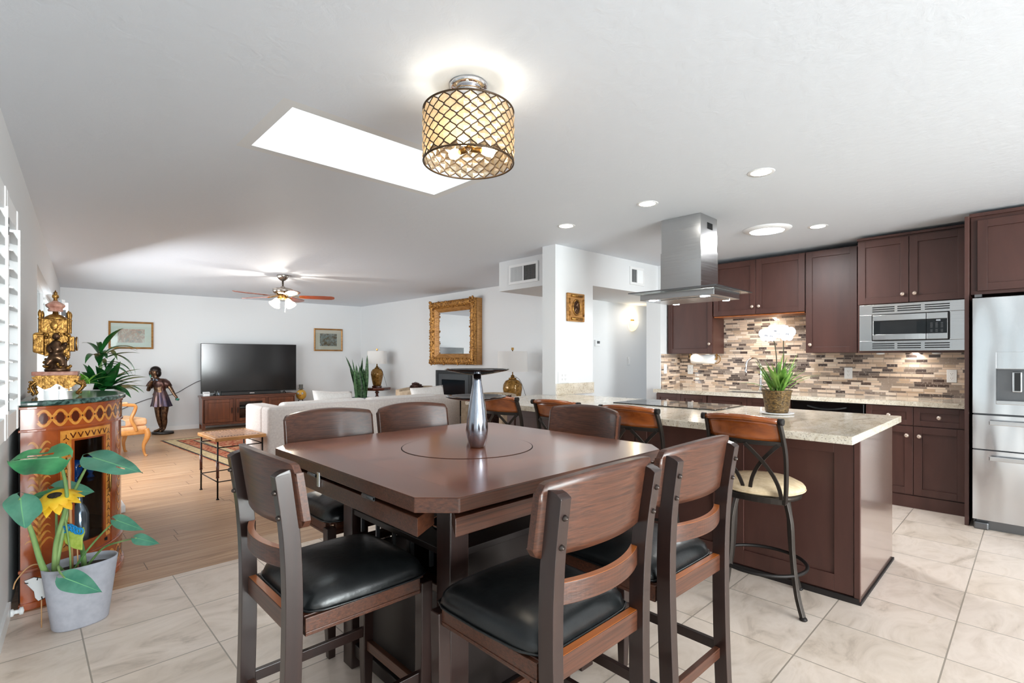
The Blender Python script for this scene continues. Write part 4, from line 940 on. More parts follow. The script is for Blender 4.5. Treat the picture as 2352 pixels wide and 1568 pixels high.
b = B(); b.tube(curve_pts([(1.12, wy(1.12)-.012, .37), (1.35, wy(1.35)-.012, .48), (1.62, wy(1.62)-.012, .585), (1.95, wy(1.95)-.012, .645), (2.15, wy(2.15)-.012, .76), (2.32, wy(2.32)-.02, .86), (2.45, wy(2.45)-.06, .88)], 8), .005, 6); tag(b.obj('wall_cable', 'black'), 'thin dark cable strung along far wall to the television', 'cable')
# framed pictures
def frame_pic(label, loc, rz, w, h, fm, mb, pm, fw=.028, iw=.6, ih=.52, nm='framed_picture', yoff=0.0):
    t = thing(nm, label, 'picture', loc, rz)
    b = B(); pr = [(0, 0), (0, .022), (.012, .03), (.022, .02), (fw, .014), (fw, 0)]
    for k in range(4):
        hw, hh = (w/2, h/2)
        cs = [(-hw, -hh), (hw, -hh), (hw, hh), (-hw, hh)]; a, c = cs[k], cs[(k+1) % 4]
        ia = [1 if v_ < 0 else -1 for v_ in a]; ic = [1 if v_ < 0 else -1 for v_ in c]
        r0 = [b.v((a[0]+ia[0]*i, -o, a[1]+ia[1]*i)) for i, o in pr]; r1 = [b.v((c[0]+ic[0]*i, -o, c[1]+ic[1]*i)) for i, o in pr]
        b.loop_faces([r0, r1], False)
    b.obj('frame', fm, t)
    b = B(); b.box(-w/2+fw-.004, w/2-fw+.004, -.008, -.003, -h/2+fw-.004, h/2-fw+.004); b.obj('mat_board', mb, t)
    b = B(); b.box(-w*iw/2, w*iw/2, -.009, -.008, -h*ih/2+yoff, h*ih/2+yoff); b.obj('print', pm, t)
    b = B(); b.box(-w/2+fw-.004, w/2-fw+.004, -.0125, -.0105, -h/2+fw-.004, h/2-fw+.004); pn_ = b.obj('pane', 'glass', t); pn_.rotation_euler = (R(-1.0), 0, 0)
    return t
frame_pic('wide gold framed figure print with pale mat at left of far wall', (1.345, wy(1.345)-.002, 1.675), WA, .615, .465, 'gold_flat', 'mat_board', 'picture', .03, .60, .50, yoff=-.01)
frame_pic('small brown framed picture with cream mat right of the television', (4.68, wy(4.68)-.002, 1.67), WA, .60, .475, 'gold_flat', 'mat_cream', 'picture_brown', .03, .60, .55)
# bronze girl statue
t = thing('bronze_statue', 'bronze statue of girl with hand at mouth beside far wall', 'statue', (1.716, 10.30, 0), R(-44.03))
b = B(); b.lathe([(0, 0), (.165, 0), (.172, .01), (.172, .035), (.160, .042), (0, .042)], n=32, sy=.75); b.obj('base', 'black_wood', t, bevel=0.0)
def skin(name, verts, edges, mat, parent, sub=2):
    me = bpy.data.meshes.new(name); me.from_pydata([v_[0] for v_ in verts], edges, []); o = bpy.data.objects.new(name, me); C.objects.link(o); o.parent = parent
    sk = o.modifiers.new('skin', 'SKIN'); sk.use_smooth_shade = True
    for i, v_ in enumerate(verts):
        r_ = v_[1]; me.skin_vertices[0].data[i].radius = r_ if hasattr(r_, '__len__') else (r_, r_)
        me.skin_vertices[0].data[i].use_root = (i == 0)
    m = o.modifiers.new('sub', 'SUBSURF'); m.levels = sub; m.render_levels = sub
    me.materials.append(M[mat].m if isinstance(mat, str) else mat.m); return o
VS = [((-.02, 0, .62), (.095, .065)), ((-.045, 0, .735), (.078, .055)), ((-.062, 0, .855), (.10, .06)), ((-.095, 0, .925), (.05, .045)), ((-.12, -.005, .965), (.034, .034)), ((-.142, -.01, 1.035), (.062, .072)), ((-.148, -.012, 1.095), (.048, .056)),
      ((-.165, 0, .895), .045), ((-.205, -.02, .81), .038), ((-.212, -.05, .735), .032), ((-.15, -.11, .82), .028), ((-.098, -.125, .885), .022), ((-.085, -.125, .915), .026),
      ((.035, 0, .895), .045), ((.10, -.01, .83), .038), ((.15, -.02, .77), .030), ((.225, -.04, .665), .024), ((.262, -.045, .625), .020), ((.275, -.045, .605), .026),
      ((-.085, 0, .50), .066), ((-.068, -.012, .32), .044), ((-.055, .01, .20), .042), ((-.045, .03, .085), .024), ((-.075, -.03, .058), .024), ((-.105, -.075, .052), .016),
      ((.045, 0, .50), .066), ((.035, -.012, .30), .044), ((.028, .012, .19), .042), ((.012, .02, .085), .024), ((.010, -.04, .058), .024), ((.008, -.085, .052), .016)]
ED = [(0, 1), (1, 2), (2, 3), (3, 4), (4, 5), (5, 6), (2, 7), (7, 8), (8, 9), (9, 10), (10, 11), (11, 12), (2, 13), (13, 14), (14, 15), (15, 16), (16, 17), (17, 18), (0, 19), (19, 20), (20, 21), (21, 22), (22, 23), (23, 24), (0, 25), (25, 26), (26, 27), (27, 28), (28, 29), (29, 30)]
body = skin('body', VS, ED, 'bronze_fig', t)
b = B()                                                     # face: nose, eyes, mouth, ears
b.sphere((-.148, -.084, 1.035), (.010, .014, .016), 10, 8)
for dx in (-.026, .026): b.sphere((-.145+dx, -.070, 1.052), (.011, .008, .007), 10, 6); b.sphere((-.143+dx*2.45, -.005, 1.035), (.010, .016, .022), 10, 6)
b.sphere((-.150, -.076, 1.010), (.018, .007, .006), 10, 6); b.obj('face_features', 'bronze_fig', t)
b = B(); b.sphere((-.142, .026, 1.072), (.082, .078, .076), 20, 14); b.sphere((-.206, .018, 1.025), (.030, .05, .065), 12, 8); b.sphere((-.078, .018, 1.025), (.028, .05, .065), 12, 8)
b.obj('hair', Mat('dark_bronze_hair', (44, 36, 34), 0.35, 0.8), t)
M['dress'] = noisy('brown_violet_patina', (62, 42, 38), (92, 62, 56), (20, 20, 20), 0.3, 0.7)
M['skirt'] = noisy('blue_violet_patina', (48, 44, 66), (104, 78, 70), (10, 10, 3), 0.28, 0.7)
b = B(); b.lathe([(.118, .66), (.100, .70), (.090, .735), (.102, .80), (.118, .86), (.105, .90), (.062, .925), (.048, .935)], (-.05, 0, 0), n=28, sy=.68, caps=(False, False))
for pts, rs in (([(-.15, 0, .89), (-.19, -.01, .845), (-.212, -.03, .79)], (.055, .056, .054)), ([(.02, 0, .89), (.075, -.008, .855), (.115, -.014, .80)], (.055, .054, .052))): b.tube(pts, rs, 14)
b.obj('bodice', 'dress', t)
b = B(); rings = []
for j, (r_, z, cx_) in enumerate(((.092, .735, -.045), (.105, .69, -.04), (.125, .62, -.032), (.145, .54, -.025), (.168, .468, -.020))):
    rings.append([b.v((cx_ + (r_ + .009*j/4*math.sin(9*a))*math.cos(a), (r_*.72 + .009*j/4*math.sin(9*a))*math.sin(a), z + .006*math.sin(5*a)*j/4)) for a in [2*PI*i/54 for i in range(54)]])
b.loop_faces(rings, True, True, (False, False)); b.obj('skirt', 'skirt', t)
b = B()
for dx in (-.03, .03):
    b.ext([(-.095+dx*.2, -.052, .935), (-.095+dx*2.0, -.062, .915), (-.095+dx*1.2, -.075, .875)], (0, .006, 0))
tag(b.obj('collar', Mat('pale_blue_patina', (150, 168, 190), 0.3, 0.5), t), 'pale blue patina collar')
b = B()
for k in range(4):
    b.tube([(-.09+.006*k, -.135, .92), (-.10+.006*k, -.142, .945-.003*k), (-.118+.008*k, -.118, .958-.004*k)], .0065, 6)
b.tube([(-.075, -.13, .915), (-.085, -.125, .94), (-.10, -.10, .95)], .007, 6); b.obj('raised_hand_fingers', 'bronze_fig', t)
b = B(); b.tube([(-.105, -.13, .935), (-.125, -.112, .965), (-.148, -.088, 1.0)], (.006, .008, .012), 8); tag(b.obj('flute', Mat('verdigris', (110, 178, 160), 0.4, 0.4), t), 'green patina whistle held to the mouth')
b = B()
for k in range(4): b.tube([(.272+.007*k, -.055, .60), (.284+.007*k, -.066, .585), (.292+.006*k, -.058, .57)], .0065, 6)
b.tube([(.262, -.05, .61), (.262, -.072, .59), (.274, -.078, .578)], .007, 6); b.obj('lowered_hand_fingers', 'bronze_fig', t)
b = B(); b.sphere((.294, -.07, .59), (.026, .024, .020), 14, 10); b.lathe([(.006, -.03), (.022, -.022), (.03, .0)], (.302, -.075, .60), n=14, caps=(False, False)); tag(b.obj('held_bird', Mat('verdigris_dark', (70, 140, 124), 0.4, 0.4), t), 'small green patina bird in the hand')
# yellow ornament
t = thing('garden_ornament', 'round yellow bird ornament with grey hat right of the console', 'ornament', (4.035, 10.27, 0), R(-40))
Zc = .55
b = B(); b.sphere((0, 0, Zc), (.098, .098, .105), 28, 18); b.obj('body', 'beak', t)
b = B(); b.lathe([(.0, .0), (.06, .0), (.064, .012), (.062, .02), (.012, .03), (.012, .35), (0, .35)], n=18); b.obj('post', 'iron_black', t)
b = B(); b.lathe([(.030, .0), (.030, .02), (.056, .024), (.0565, .03), (.036, .03), (.040, .105), (0, .105)], (-.005, 0, Zc+.098), n=24); b.obj('hat', Mat('grey_tin', (120, 118, 112), 0.5, 0.5), t); 
b = B(); b.sphere((-.005, 0, Zc+.11), (.03, .03, .02), 14, 8); b.obj('hat_band', 'plastic', t)
for dx in (-.032, .052):
    a = dx/.098; ex = .098*math.sin(a); ey = -.098*math.cos(a)
    b = B(); b.sphere((ex, ey*.97, Zc+.03), (.019, .010, .021), 16, 10); e_ = b.obj('eye', 'plastic', t); k = B(); k.sphere((ex, ey*.97-.011, Zc+.03), (.009, .006, .009), 10, 6); k.obj('pupil', 'black', e_); k = B(); k.ring((ex, ey*.97-.004, Zc+.03), .021, .002, 22, 6, 'y'); k.obj('eye_ring', 'iron_black', e_)
b = B()
b.tube([(.012, -.09, Zc-.005), (.014, -.125, Zc-.014), (.015, -.145, Zc-.024)], (.016, .011, .002), 8); b.obj('bird_beak', Mat('dark_orange_enamel', (176, 96, 30), 0.4), t); b = B()
for sx_ in (-1, 1): b.tube([(sx_*.03, -.02, Zc-.095), (sx_*.05, -.04, Zc-.14), (sx_*.03, -.07, Zc-.165)], .008, 6); b.tube([(sx_*.05, -.04, Zc-.14), (sx_*.08, -.06, Zc-.165)], .008, 6)
b.tube([(0, 0, Zc-.165), (0, 0, .34)], .011, 8); b.obj('feet', 'iron_black', t)
# area rug
RZ = R(4.4)
t = thing('area_rug', 'patterned red rug with cream border on living room planks', 'rug', (1.80, 5.95, 0.0005), RZ)
L_, W_ = 3.45, 2.3
b = B(); b.box(-.0, W_, -.75, L_, 0, .008); b.obj('field', 'rug', t)
b = B()
def frm(i0, i1, z):
    b.box(i0, i1, -.75+i0, L_-i0, .008, z); b.box(W_-i1, W_-i0, -.75+i0, L_-i0, .008, z); b.box(i1, W_-i1, -.75+i0, -.75+i1, .008, z); b.box(i1, W_-i1, L_-i1, L_-i0, .008, z)
frm(.03, .16, .0095); frm(.36, .44, .0095); b.obj('border', 'rug_cream', t)
b = B(); frm(0, .03, .0095); frm(.16, .18, .0095); frm(.34, .36, .0095); b.obj('edge_bands', 'rug_dark', t)
# sofa, back toward the camera
t = thing('sofa', 'off white sofa with its back to the dining table', 'sofa', (1.72, 5.2, 0))
SW, SD, SH = 2.38, .82, .80
b = B(); b.box(0, SW, 0, .20, .08, SH); b.obj('back', 'sofa', t, bevel=0.03, seg=4)
for x0, n_ in ((0, 'arm'), (SW-.2, 'arm')):
    b = B(); b.box(x0, x0+.2, .202, SD-.12, .08, SH-.004); o = b.obj(n_, 'sofa', t, bevel=0.03, seg=4)
b = B(); b.box(.2, SW-.2, .18, SD, .08, .30); b.obj('base', 'sofa', t, bevel=0.015)
for k in range(2):
    x0 = .205 + k*(SW-.41)/2; b = B(); b.box(x0, x0+(SW-.41)/2-.005, .2, SD+.02, .30, .46); b.obj('seat_cushion', 'sofa_light', t, bevel=0.035, seg=4)
    b = B(); b.box(x0+.01, x0+(SW-.41)/2-.015, .21, .38, .46, .82); b.obj('back_cushion', 'sofa_light', t, bevel=0.05, seg=4)
for x_ in (.06, SW-.06):
    for y_ in (.06, SD-.2): b = B(); b.cyl((x_, y_, 0.012), (x_, y_, .09), .02, .028); b.obj('leg', 'black_wood', t)
def cushion(label, loc, rot, w, h, th, mat='sofa_light', group='white cushions on the sofa'):
    b = B(); n_ = 14
    def fn(s_):
        def f_(u, v_):
            x, y = 2*u-1, 2*v_-1; e = ((1-abs(x)**2.6)*(1-abs(y)**2.6))**.5
            return (x*w/2*(1-.06*(1-abs(y))*abs(x)), s_*th/2*e, y*h/2*(1-.06*(1-abs(x))*abs(y)))
        return f_
    b.grid(fn(1), n_, n_); b.grid(lambda u, v_: fn(-1)(1-u, v_), n_, n_)
    o = b.obj('cushion', mat, weld=True); o.location = loc; o.rotation_euler = rot; tag(o, label, 'cushion', group); return o
cushion('white scatter cushion on sofa, showing behind the second far chair', (2.62, 5.68, .70), (R(-18), R(4), R(8)), .52, .42, .16)
cushion('white scatter cushion at right end of sofa by the silver stand', (3.93, 5.66, .70), (R(-16), R(-3), R(-6)), .5, .42, .16)
# side table with wrought iron legs
t = thing('end_table', 'small end table with stone mosaic top and iron legs', 'end table', (1.46, 5.42, 0), R(2))
w, d = .20, .26; ZT = .56
b = B(); b.box(-w-.02, w+.02, -d-.02, d+.02, ZT-.032, ZT); b.obj('top_frame', 'blond', t, bevel=0.006)
b = B(); b.box(-w+.02, w-.02, -d+.02, d-.02, ZT, ZT+.0015); b.obj('mosaic_inset', 'tiled_top', t)
b = B()
for k in range(14):
    x = lerp(-w+.03, w-.03, k/13); b.box(x-.008, x+.008, -d+.045, -d+.06, ZT+.0015, ZT+.003); b.box(x-.008, x+.008, d-.06, d-.045, ZT+.0015, ZT+.003)
b.obj('mosaic_border', 'cherry', t)
for sx_ in (-1, 1):
    for sy_ in (-1, 1):
        b = B(); x, y = sx_*(w-.005), sy_*(d-.005); b.cyl((x, y, .0), (x*.99, y*.99, ZT-.03), .0075, n=8); b.lathe([(0, 0), (.013, 0), (.013, .008), (.008, .012)], (x, y, 0), n=10); lg = b.obj('leg', 'iron_black', t)
        k = B(); k.cyl((x, y, .20), (x, y, .34), .0125, n=10); k.lathe([(.010, -.006), (.016, 0), (.010, .006)], (x, y, .34), n=10); k.lathe([(.010, -.006), (.016, 0), (.010, .006)], (x, y, .20), n=10); k.obj('leg_sleeve', 'cherry', lg)
b = B(); w2, d2 = w-.005, d-.005
for z_ in (.16, .47):
    for a_, c_ in (((-w2, -d2, z_), (w2, -d2, z_)), ((-w2, d2, z_), (w2, d2, z_)), ((-w2, -d2, z_), (-w2, d2, z_)), ((w2, -d2, z_), (w2, d2, z_))): b.cyl(a_, c_, .005, n=6)
b.obj('iron_rails', 'iron_black', t)
# carved armchair at left
t = thing('carved_armchair', 'blond carved wooden armchair with peach upholstery by left wall', 'armchair', (0.83, 8.34, 0), R(15-90))
# local +Y is the way it faces
for sx_ in (-1, 1):
    b = B(); b.tube(curve_pts([(sx_*.30, .28, .0), (sx_*.285, .262, .03), (sx_*.285, .25, .14), (sx_*.31, .285, .27), (sx_*.305, .27, .36)], 6), [.022, .021, .019, .018, .017, .016, .016, .016, .017, .018, .019, .020, .022, .025, .028, .030, .033, .035, .036, .036, .035, .034, .033, .032, .032], 8); b.obj('leg', 'blond', t)
    b = B(); b.tube([(sx_*.26, -.27, 0), (sx_*.255, -.25, .2), (sx_*.26, -.24, .36)], (.018, .022, .026), 8); b.obj('leg', 'blond', t)
    b = B(); b.tube(curve_pts([(sx_*.27, -.28, .70), (sx_*.31, -.1, .70), (sx_*.325, .08, .685), (sx_*.325, .14, .665), (sx_*.315, .135, .60), (sx_*.31, .10, .50), (sx_*.31, .14, .40), (sx_*.30, .16, .34)], 5), .021, 8); b.obj('arm', 'blond', t)
    b = B(); b.box(sx_*.325-.028, sx_*.325+.028, -.13, .05, .70, .725); b.obj('arm_pad', 'peach', t, bevel=0.012)
b = B(); b.box(-.31, .31, -.26, .27, .29, .36); b.obj('seat_frame', 'blond', t, bevel=0.02, seg=3)
b = B(); b.box(-.305, .305, -.25, .285, .345, .40); b.obj('seat_upholstery', 'peach', t, bevel=0.02, seg=3)
b = B(); b.box(-.285, .285, -.25, .30, .40, .50); b.obj('seat_cushion', 'peach', t, bevel=0.035, seg=4)
b = B(); b.tube(curve_pts([(-.25, -.26, .36), (-.27, -.29, .6), (-.27, -.34, .90), (-.2, -.36, .97), (0, -.37, 1.0), (.2, -.36, .97), (.27, -.34, .90), (.27, -.29, .6), (.25, -.26, .36)], 5), .022, 8); b.obj('back_frame', 'blond', t)
b = B(); b.shell(lambda u, v_, o: (lerp(-.25, .25, u), -.285-.07*v_ + o + .0*u, lerp(.50, .975, v_)-.03*(2*u-1)**2*v_), 8, 8, .04); b.obj('back_upholstery', 'peach', t)
# barrel chairs
def barrel(label, loc, rz):
    t = thing('barrel_armchair', label, 'armchair', loc, rz, 'beige barrel armchairs by the fireplace')
    def sh(u, v_, o):
        a = lerp(R(-35), R(215), u) + PI; r_ = .36 - o
        zt = .835 - .07*(abs(2*u-1)**2.2)
        return (r_*math.cos(a)*.95, r_*math.sin(a), lerp(.06, zt, v_))
    b = B(); b.shell(sh, 32, 8, .085); b.obj('curved_back', 'beige', t, bevel=0.0, weld=True)
    b = B(); b.lathe([(0, .06), (.29, .06), (.29, .28), (0, .28)], n=32); b.obj('base', 'beige', t)
    b = B(); b.lathe([(0, .28), (.28, .28), (.30, .30), (.305, .37), (.28, .41), (0, .42)], (0, .03, 0), n=32); b.obj('seat_cushion', 'beige', t)
    for k in range(4):
        b = B(); a = PI/4 + k*PI/2; b.cyl((.24*math.cos(a), .24*math.sin(a), .012), (.22*math.cos(a), .22*math.sin(a), .08), .015, .022); b.obj('leg', 'black_wood', t)
    return t
barrel('beige barrel armchair behind the sofa, left of the fireplace', (4.45, 6.95, 0), R(62))
barrel('beige barrel armchair right of the sofa, near the large amber lamp', (4.20, 4.76, 0), R(112))
def shag(label, loc, rot):
    o = cushion(label, loc, rot, .42, .42, .20, 'shag', 'shaggy brown pillows'); o.name = 'shaggy_pillow'
    me = o.data; rr = random.Random(3); bm = bmesh.new(); bm.from_mesh(me)
    for f_ in list(bm.faces):
        for q in range(7):
            w_ = [rr.random() for _ in f_.verts]; s_ = sum(w_); c_ = sum((v_.co*(a/s_) for v_, a in zip(f_.verts, w_)), Vector()); n_ = f_.normal; d_ = Vector((rr.uniform(-1, 1), rr.uniform(-1, 1), rr.uniform(-1, .6)))*.018
            sd = n_.orthogonal().normalized()*.006
            bm.faces.new([bm.verts.new(c_-sd), bm.verts.new(c_+sd), bm.verts.new(c_+n_*.022+d_)])
    bm.to_mesh(me); bm.free()
shag('dark brown shaggy pillow in the armchair left of the fireplace', (4.55, 6.88, .68), (R(-10), 0, R(62)))
shag('dark brown shaggy pillow in the armchair near the large lamp', (4.28, 4.69, .62), (R(-12), 0, R(112)))
# ornate gilt mirror
t = thing('gilt_mirror', 'large ornate gilt framed mirror on wall above the fireplace', 'mirror', (5.398, 6.90, 1.72))
# local: faces -X; y along wall; z up
hw, hh = .615, .545
def prof_frame(b, pr, hw, hh, wob=0.0, nseg=24):
    cs = [(-hw, -hh), (hw, -hh), (hw, hh), (-hw, hh)]
    for k in range(4):
        a, c = cs[k], cs[(k+1) % 4]; rows = []
        for s_ in range(nseg+1):
            u = s_/nseg; row = []
            for j, (i, o) in enumerate(pr):
                pa = (a[0]+(1 if a[0] < 0 else -1)*i, a[1]+(1 if a[1] < 0 else -1)*i); pc = (c[0]+(1 if c[0] < 0 else -1)*i, c[1]+(1 if c[1] < 0 else -1)*i)
                wv = wob*math.sin(u*nseg*2.1+j)*(1 if 0 < j < len(pr)-2 else 0)
                row.append(b.v((-(o+wv), lerp(pa[0], pc[0], u), lerp(pa[1], pc[1], u))))
            rows.append(row)
        b.loop_faces(rows, True, False)
b = B(); prof_frame(b, [(0, 0), (0, .10), (.03, .12), (.03, .0)], hw, hh, 0, 2); b.obj('frame_side', 'gold_flat', t)
b = B(); prof_frame(b, [(.0, .12), (.0, .165), (.02, .185), (.05, .195), (.09, .18), (.12, .15)], hw, hh, .006, 40); b.obj('carved_frame', 'gold_carved', t)
b = B(); prof_frame(b, [(.12, .15), (.135, .145), (.15, .125), (.165, .12), (.18, .105), (.185, .10)], hw, hh, .002, 60); b.obj('inner_moulding', 'gold_flat', t)
rr = random.Random(11)
for yc in (-hw+.05, hw-.05):
    for zc in (-hh+.05, hh-.05):
        b = B()
        for q in range(16):
            a = rr.uniform(0, 6.28); r_ = rr.uniform(0, .058); b.sphere((-.18-rr.uniform(0, .02), yc+r_*math.cos(a), zc+r_*math.sin(a)), (rr.uniform(.012, .02), rr.uniform(.014, .03), rr.uniform(.014, .03)), 8, 6)
        b.obj('corner_scroll', 'gold_carved', t)
b = B()
for k in range(4):
    n_ = 26
    for q in range(n_):
        u = lerp(-1, 1, (q+.5)/n_); 
        y, z = ((u*hw, -hh+.02), (hw-.02, u*hh), (u*hw, hh-.02), (-hw+.02, u*hh))[k]
        y += rr.uniform(-.014, .014); z += rr.uniform(-.014, .014); b.sphere((-.178, y, z), (.016, rr.uniform(.012, .022), rr.uniform(.012, .022)), 7, 5)
        iy, iz = ((u*hw*.9, -hh+.085), (hw-.085, u*hh*.9), (u*hw*.9, hh-.085), (-hw+.085, u*hh*.9))[k]
        b.sphere((-.178, iy+rr.uniform(-.02, .02), iz+rr.uniform(-.02, .02)), (.014, rr.uniform(.01, .02), rr.uniform(.01, .02)), 7, 5)
tag(b.obj('acanthus_carving', 'gold_carved', t), kind='stuff')
b = B(); b.box(-.102, -.098, -hw+.18, hw-.18, -hh+.18, hh-.18); b.obj('mirror_glass', 'mirror', t)
b = B(); b.box(-.097, -.0, -hw+.03, hw-.03, -hh+.03, hh-.03); b.obj('backing', 'black_wood', t)
# fireplace
t = thing('fireplace', 'dark metal framed fireplace insert in the white wall', 'fireplace', (5.398, 7.02, 0))
b = B()
def rectframe(x0, x1, y0, y1, z0, z1, w_): b.box(x0, x1, y0, y0+w_, z0, z1); b.box(x0, x1, y1-w_, y1, z0, z1); b.box(x0, x1, y0+w_, y1-w_, z1-w_, z1); b.box(x0, x1, y0+w_, y1-w_, z0, z0+w_)
rectframe(-.05, 0, -.49, .49, .0, 1.07, .06); b.obj('outer_frame', 'fireplace', t, bevel=0.004)
b = B(); rectframe(-.035, 0, -.43, .43, .06, 1.01, .10); b.obj('surround', Mat('slate_grey_metal', (84, 88, 92), 0.4, 0.4), t)
b = B(); b.box(-.02, -.016, -.33, .33, .16, .91); b.obj('fire_glass', 'fire_glass', t)
b = B(); b.box(-.06, -.02, -.3, .3, .15, .30); b.obj('fire_grate', 'steel_dark', t)
# lamps on tables
def lamp(label, loc, rz, k=1.0, square=False):
    t = thing('table_lamp', label, 'lamp', loc, rz, 'amber ceramic table lamps')
    b = B(); b.box(-.075*k, .075*k, -.075*k, .075*k, 0, .03*k); b.obj('foot', 'cherry', t, bevel=0.006)
    b = B(); b.lathe([(.0, .03), (.072, .03), (.082, .06), (.105, .17), (.118, .25), (.113, .30), (.085, .345), (.045, .365), (0, .37)] if k == 1 else [(r_*k, z_*k) for r_, z_ in [(.0, .03), (.072, .03), (.082, .06), (.105, .17), (.118, .25), (.113, .30), (.085, .345), (.045, .365), (0, .37)]], n=32); b.obj('jar_body', 'amber_crackle', t)
    b = B(); b.lathe([(.045*k, .365*k), (.05*k, .375*k), (.02*k, .39*k), (.024*k, .405*k), (.008, .42*k), (.008, .72*k)], n=16); b.ring((0, 0, .43*k), .022*k, .006*k, 16, 6, 'x'); b.obj('neck', 'brass', t)
    b = B(); e_ = 3.2
    b.lathe([(.185*k, .455*k), (.178*k, .70*k)], n=64, sy=.8, p=e_, caps=(False, False)); b.lathe([(.178*k, .70*k), (.174*k, .70*k), (.181*k, .455*k), (.185*k, .455*k)], n=64, sy=.8, p=e_, caps=(False, False)); b.obj('lamp_shade', 'shade', t)
    b = B(); b.box(-.015*k, .015*k, -.015*k, .015*k, .715*k, .745*k); b.obj('finial', 'brass', t)
    b = B(); b.tube(curve_pts([(.0, .0, .40*k), (.05*k, -.01, .385*k), (.10*k, -.02, .33*k), (.16*k, -.03, .16*k), (.2*k, -.03, .02)], 6), .003, 6); b.obj('cord', 'black', t)
    return t
def pedestal(label, loc, w_, h_, cat='side table', rz=0.0):
    t = thing('side_table', label, cat, loc, rz)
    b = B(); b.lathe([(0, h_-.06), (w_*.85, h_-.06), (w_*.98, h_-.045), (w_, h_-.02), (w_, h_), (0, h_)], n=8, smooth=False); b.obj('tabletop', 'cherry', t, bevel=0.004)
    b = B(); pr = [(0, .05), (.07, .05), (.05, .08)]
    n_ = 7
    for k in range(n_): z = lerp(.1, h_-.10, k/(n_-1)); pr += [(.026, z-.02), (.047, z), (.026, z+.02)]
    pr += [(.06, h_-.06), (0, h_-.06)]; b.lathe(pr, n=18); b.obj('turned_pedestal', 'cherry', t)
    b = B()
    for k in range(4): a = k*PI/2+.4; b.bar([(0, 0, .06), (.5*w_*math.cos(a), .5*w_*math.sin(a), .045), (w_*.8*math.cos(a), w_*.8*math.sin(a), .012)], .04, .03, (0, 0, 1))
    b.obj('base_feet', 'cherry', t)
    return t
pedestal('dark turned pedestal table under the small lamp by snake plant', (5.04, 9.05, 0), .27, .708)
lamp('smaller amber ceramic lamp with white shade beside the snake plant', (5.04, 9.05, .7085), R(-46), 1.02)
pedestal('dark turned pedestal table under the large lamp behind the stools', (4.98, 5.14, 0), .26, .56)
lamp('larger amber ceramic lamp with white shade near the white pillar', (4.98, 5.14, .5605), R(-44), 1.17)
# snake plant
t = thing('snake_plant', 'tall striped snake plant in grey pot in living room corner', 'potted plant', (4.61, 8.92, 0))
b = B(); b.lathe([(0, 0), (.15, 0), (.19, .54), (.18, .54), (.175, .50), (0, .50)], n=28, caps=(True, False)); b.obj('pot', Mat('blue_grey_planter', (138, 144, 152), 0.4, 0.3), t)
b = B(); b.lathe([(0, .505), (.174, .505)], n=20, caps=(False, False)); b.obj('soil', 'soil', t)
rr = random.Random(9)
for k in range(17):
    b = B(); blade(b, (rr.uniform(-.09, .09), rr.uniform(-.09, .09), .50), rr.uniform(0, 6.28), rr.uniform(.55, .87), rr.uniform(.07, .095), rr.uniform(1.28, 1.5), rr.uniform(-.08, .15), 8, .3, .6, .5, .5); b.obj('leaf', 'snake', t)
t = thing('plant_stand', 'slim dark metal stand leg beside the snake plant pot', 'stand', (4.61, 8.92, 0))
b = B()
for k in range(3):
    a = R(134)+k*2*PI/3; b.box(.215*math.cos(a)-.008, .215*math.cos(a)+.008, .215*math.sin(a)-.008, .215*math.sin(a)+.008, 0, .52)
b.obj('legs', 'black', t); b = B(); b.ring((0, 0, .36), .213, .006, 36, 6); b.obj('hoop', 'black', t)
# oval picture on pillar, hall fittings, vents
t = thing('oval_relief_picture', 'gold framed oval relief portrait hanging on the white pillar', 'picture', (4.105, 3.317, 1.805), R(-2.4))
hw, hh = .148, .148
b = B(); b.box(-.13, .13, -.028, 0, -.145, .145); b.obj('frame', 'gold_flat', t, bevel=0.006)
for zc in (-.118, .118): b = B(); b.X = Matrix.Translation((0, -.032, zc)) @ Matrix.Rotation(R(90), 4, 'Y'); b.lathe([(0, -.085), (.014, -.085), (.014, .085), (0, .085)], n=14); b.obj('frame_roll', 'gold', t)
for xc in (-.108, .108): b = B(); b.X = Matrix.Translation((xc, -.030, 0)); b.lathe([(0, -.09), (.011, -.09), (.011, .09), (0, .09)], n=14); b.obj('frame_column', 'gold_carved', t)
b = B(); b.X = Matrix.Translation((0, -.03, 0)) @ Matrix.Rotation(R(90), 4, 'X'); b.ring((0, 0, 0), .07, .009, 40, 8, 'z', .82, 1.1); b.obj('oval_rim', 'gold', t)
b = B(); b.X = Matrix.Translation((0, -.028, 0)) @ Matrix.Rotation(R(90), 4, 'X'); b.lathe([(0, .001), (.066, .001)], n=36, sx=.82, sy=1.1, caps=(False, False)); op = b.obj('oval_panel', 'bronze_fig', t)
b = B(); b.sphere((.004, -.032, .022), (.018, .010, .022), 14, 10); b.sphere((0, -.031, -.03), (.034, .008, .028), 14, 10); b.sphere((.012, -.034, .03), (.022, .008, .018), 12, 8); b.obj('relief_bust', 'bronze_fig', op)
t = thing('thermostat', 'small white thermostat with grey display on hall wall', 'thermostat', (5.65, 4.178, 1.49))
b = B(); b.box(-.055, .055, -.022, 0, -.042, .042); b.obj('case', 'plastic', t, bevel=0.004); b = B(); b.box(-.022, .04, -.0235, -.022, -.008, .028); b.obj('display', 'steel_dark', t)
t = thing('wall_sconce', 'lit half bowl sconce glowing warm on the hall wall', 'sconce', (6.52, 4.176, 1.83))
b = B(); n_ = 24; rows = []
for j in range(9):
    ph = j/8*PI/2; rows.append([b.v((.105*math.cos(a)*math.cos(ph), -.09*math.sin(a)*math.cos(ph), -.145*math.sin(ph))) for a in [PI*i/n_ for i in range(n_+1)]])
b.loop_faces(rows, True, False); b.obj('bowl_shade', 'sconce_lit', t)
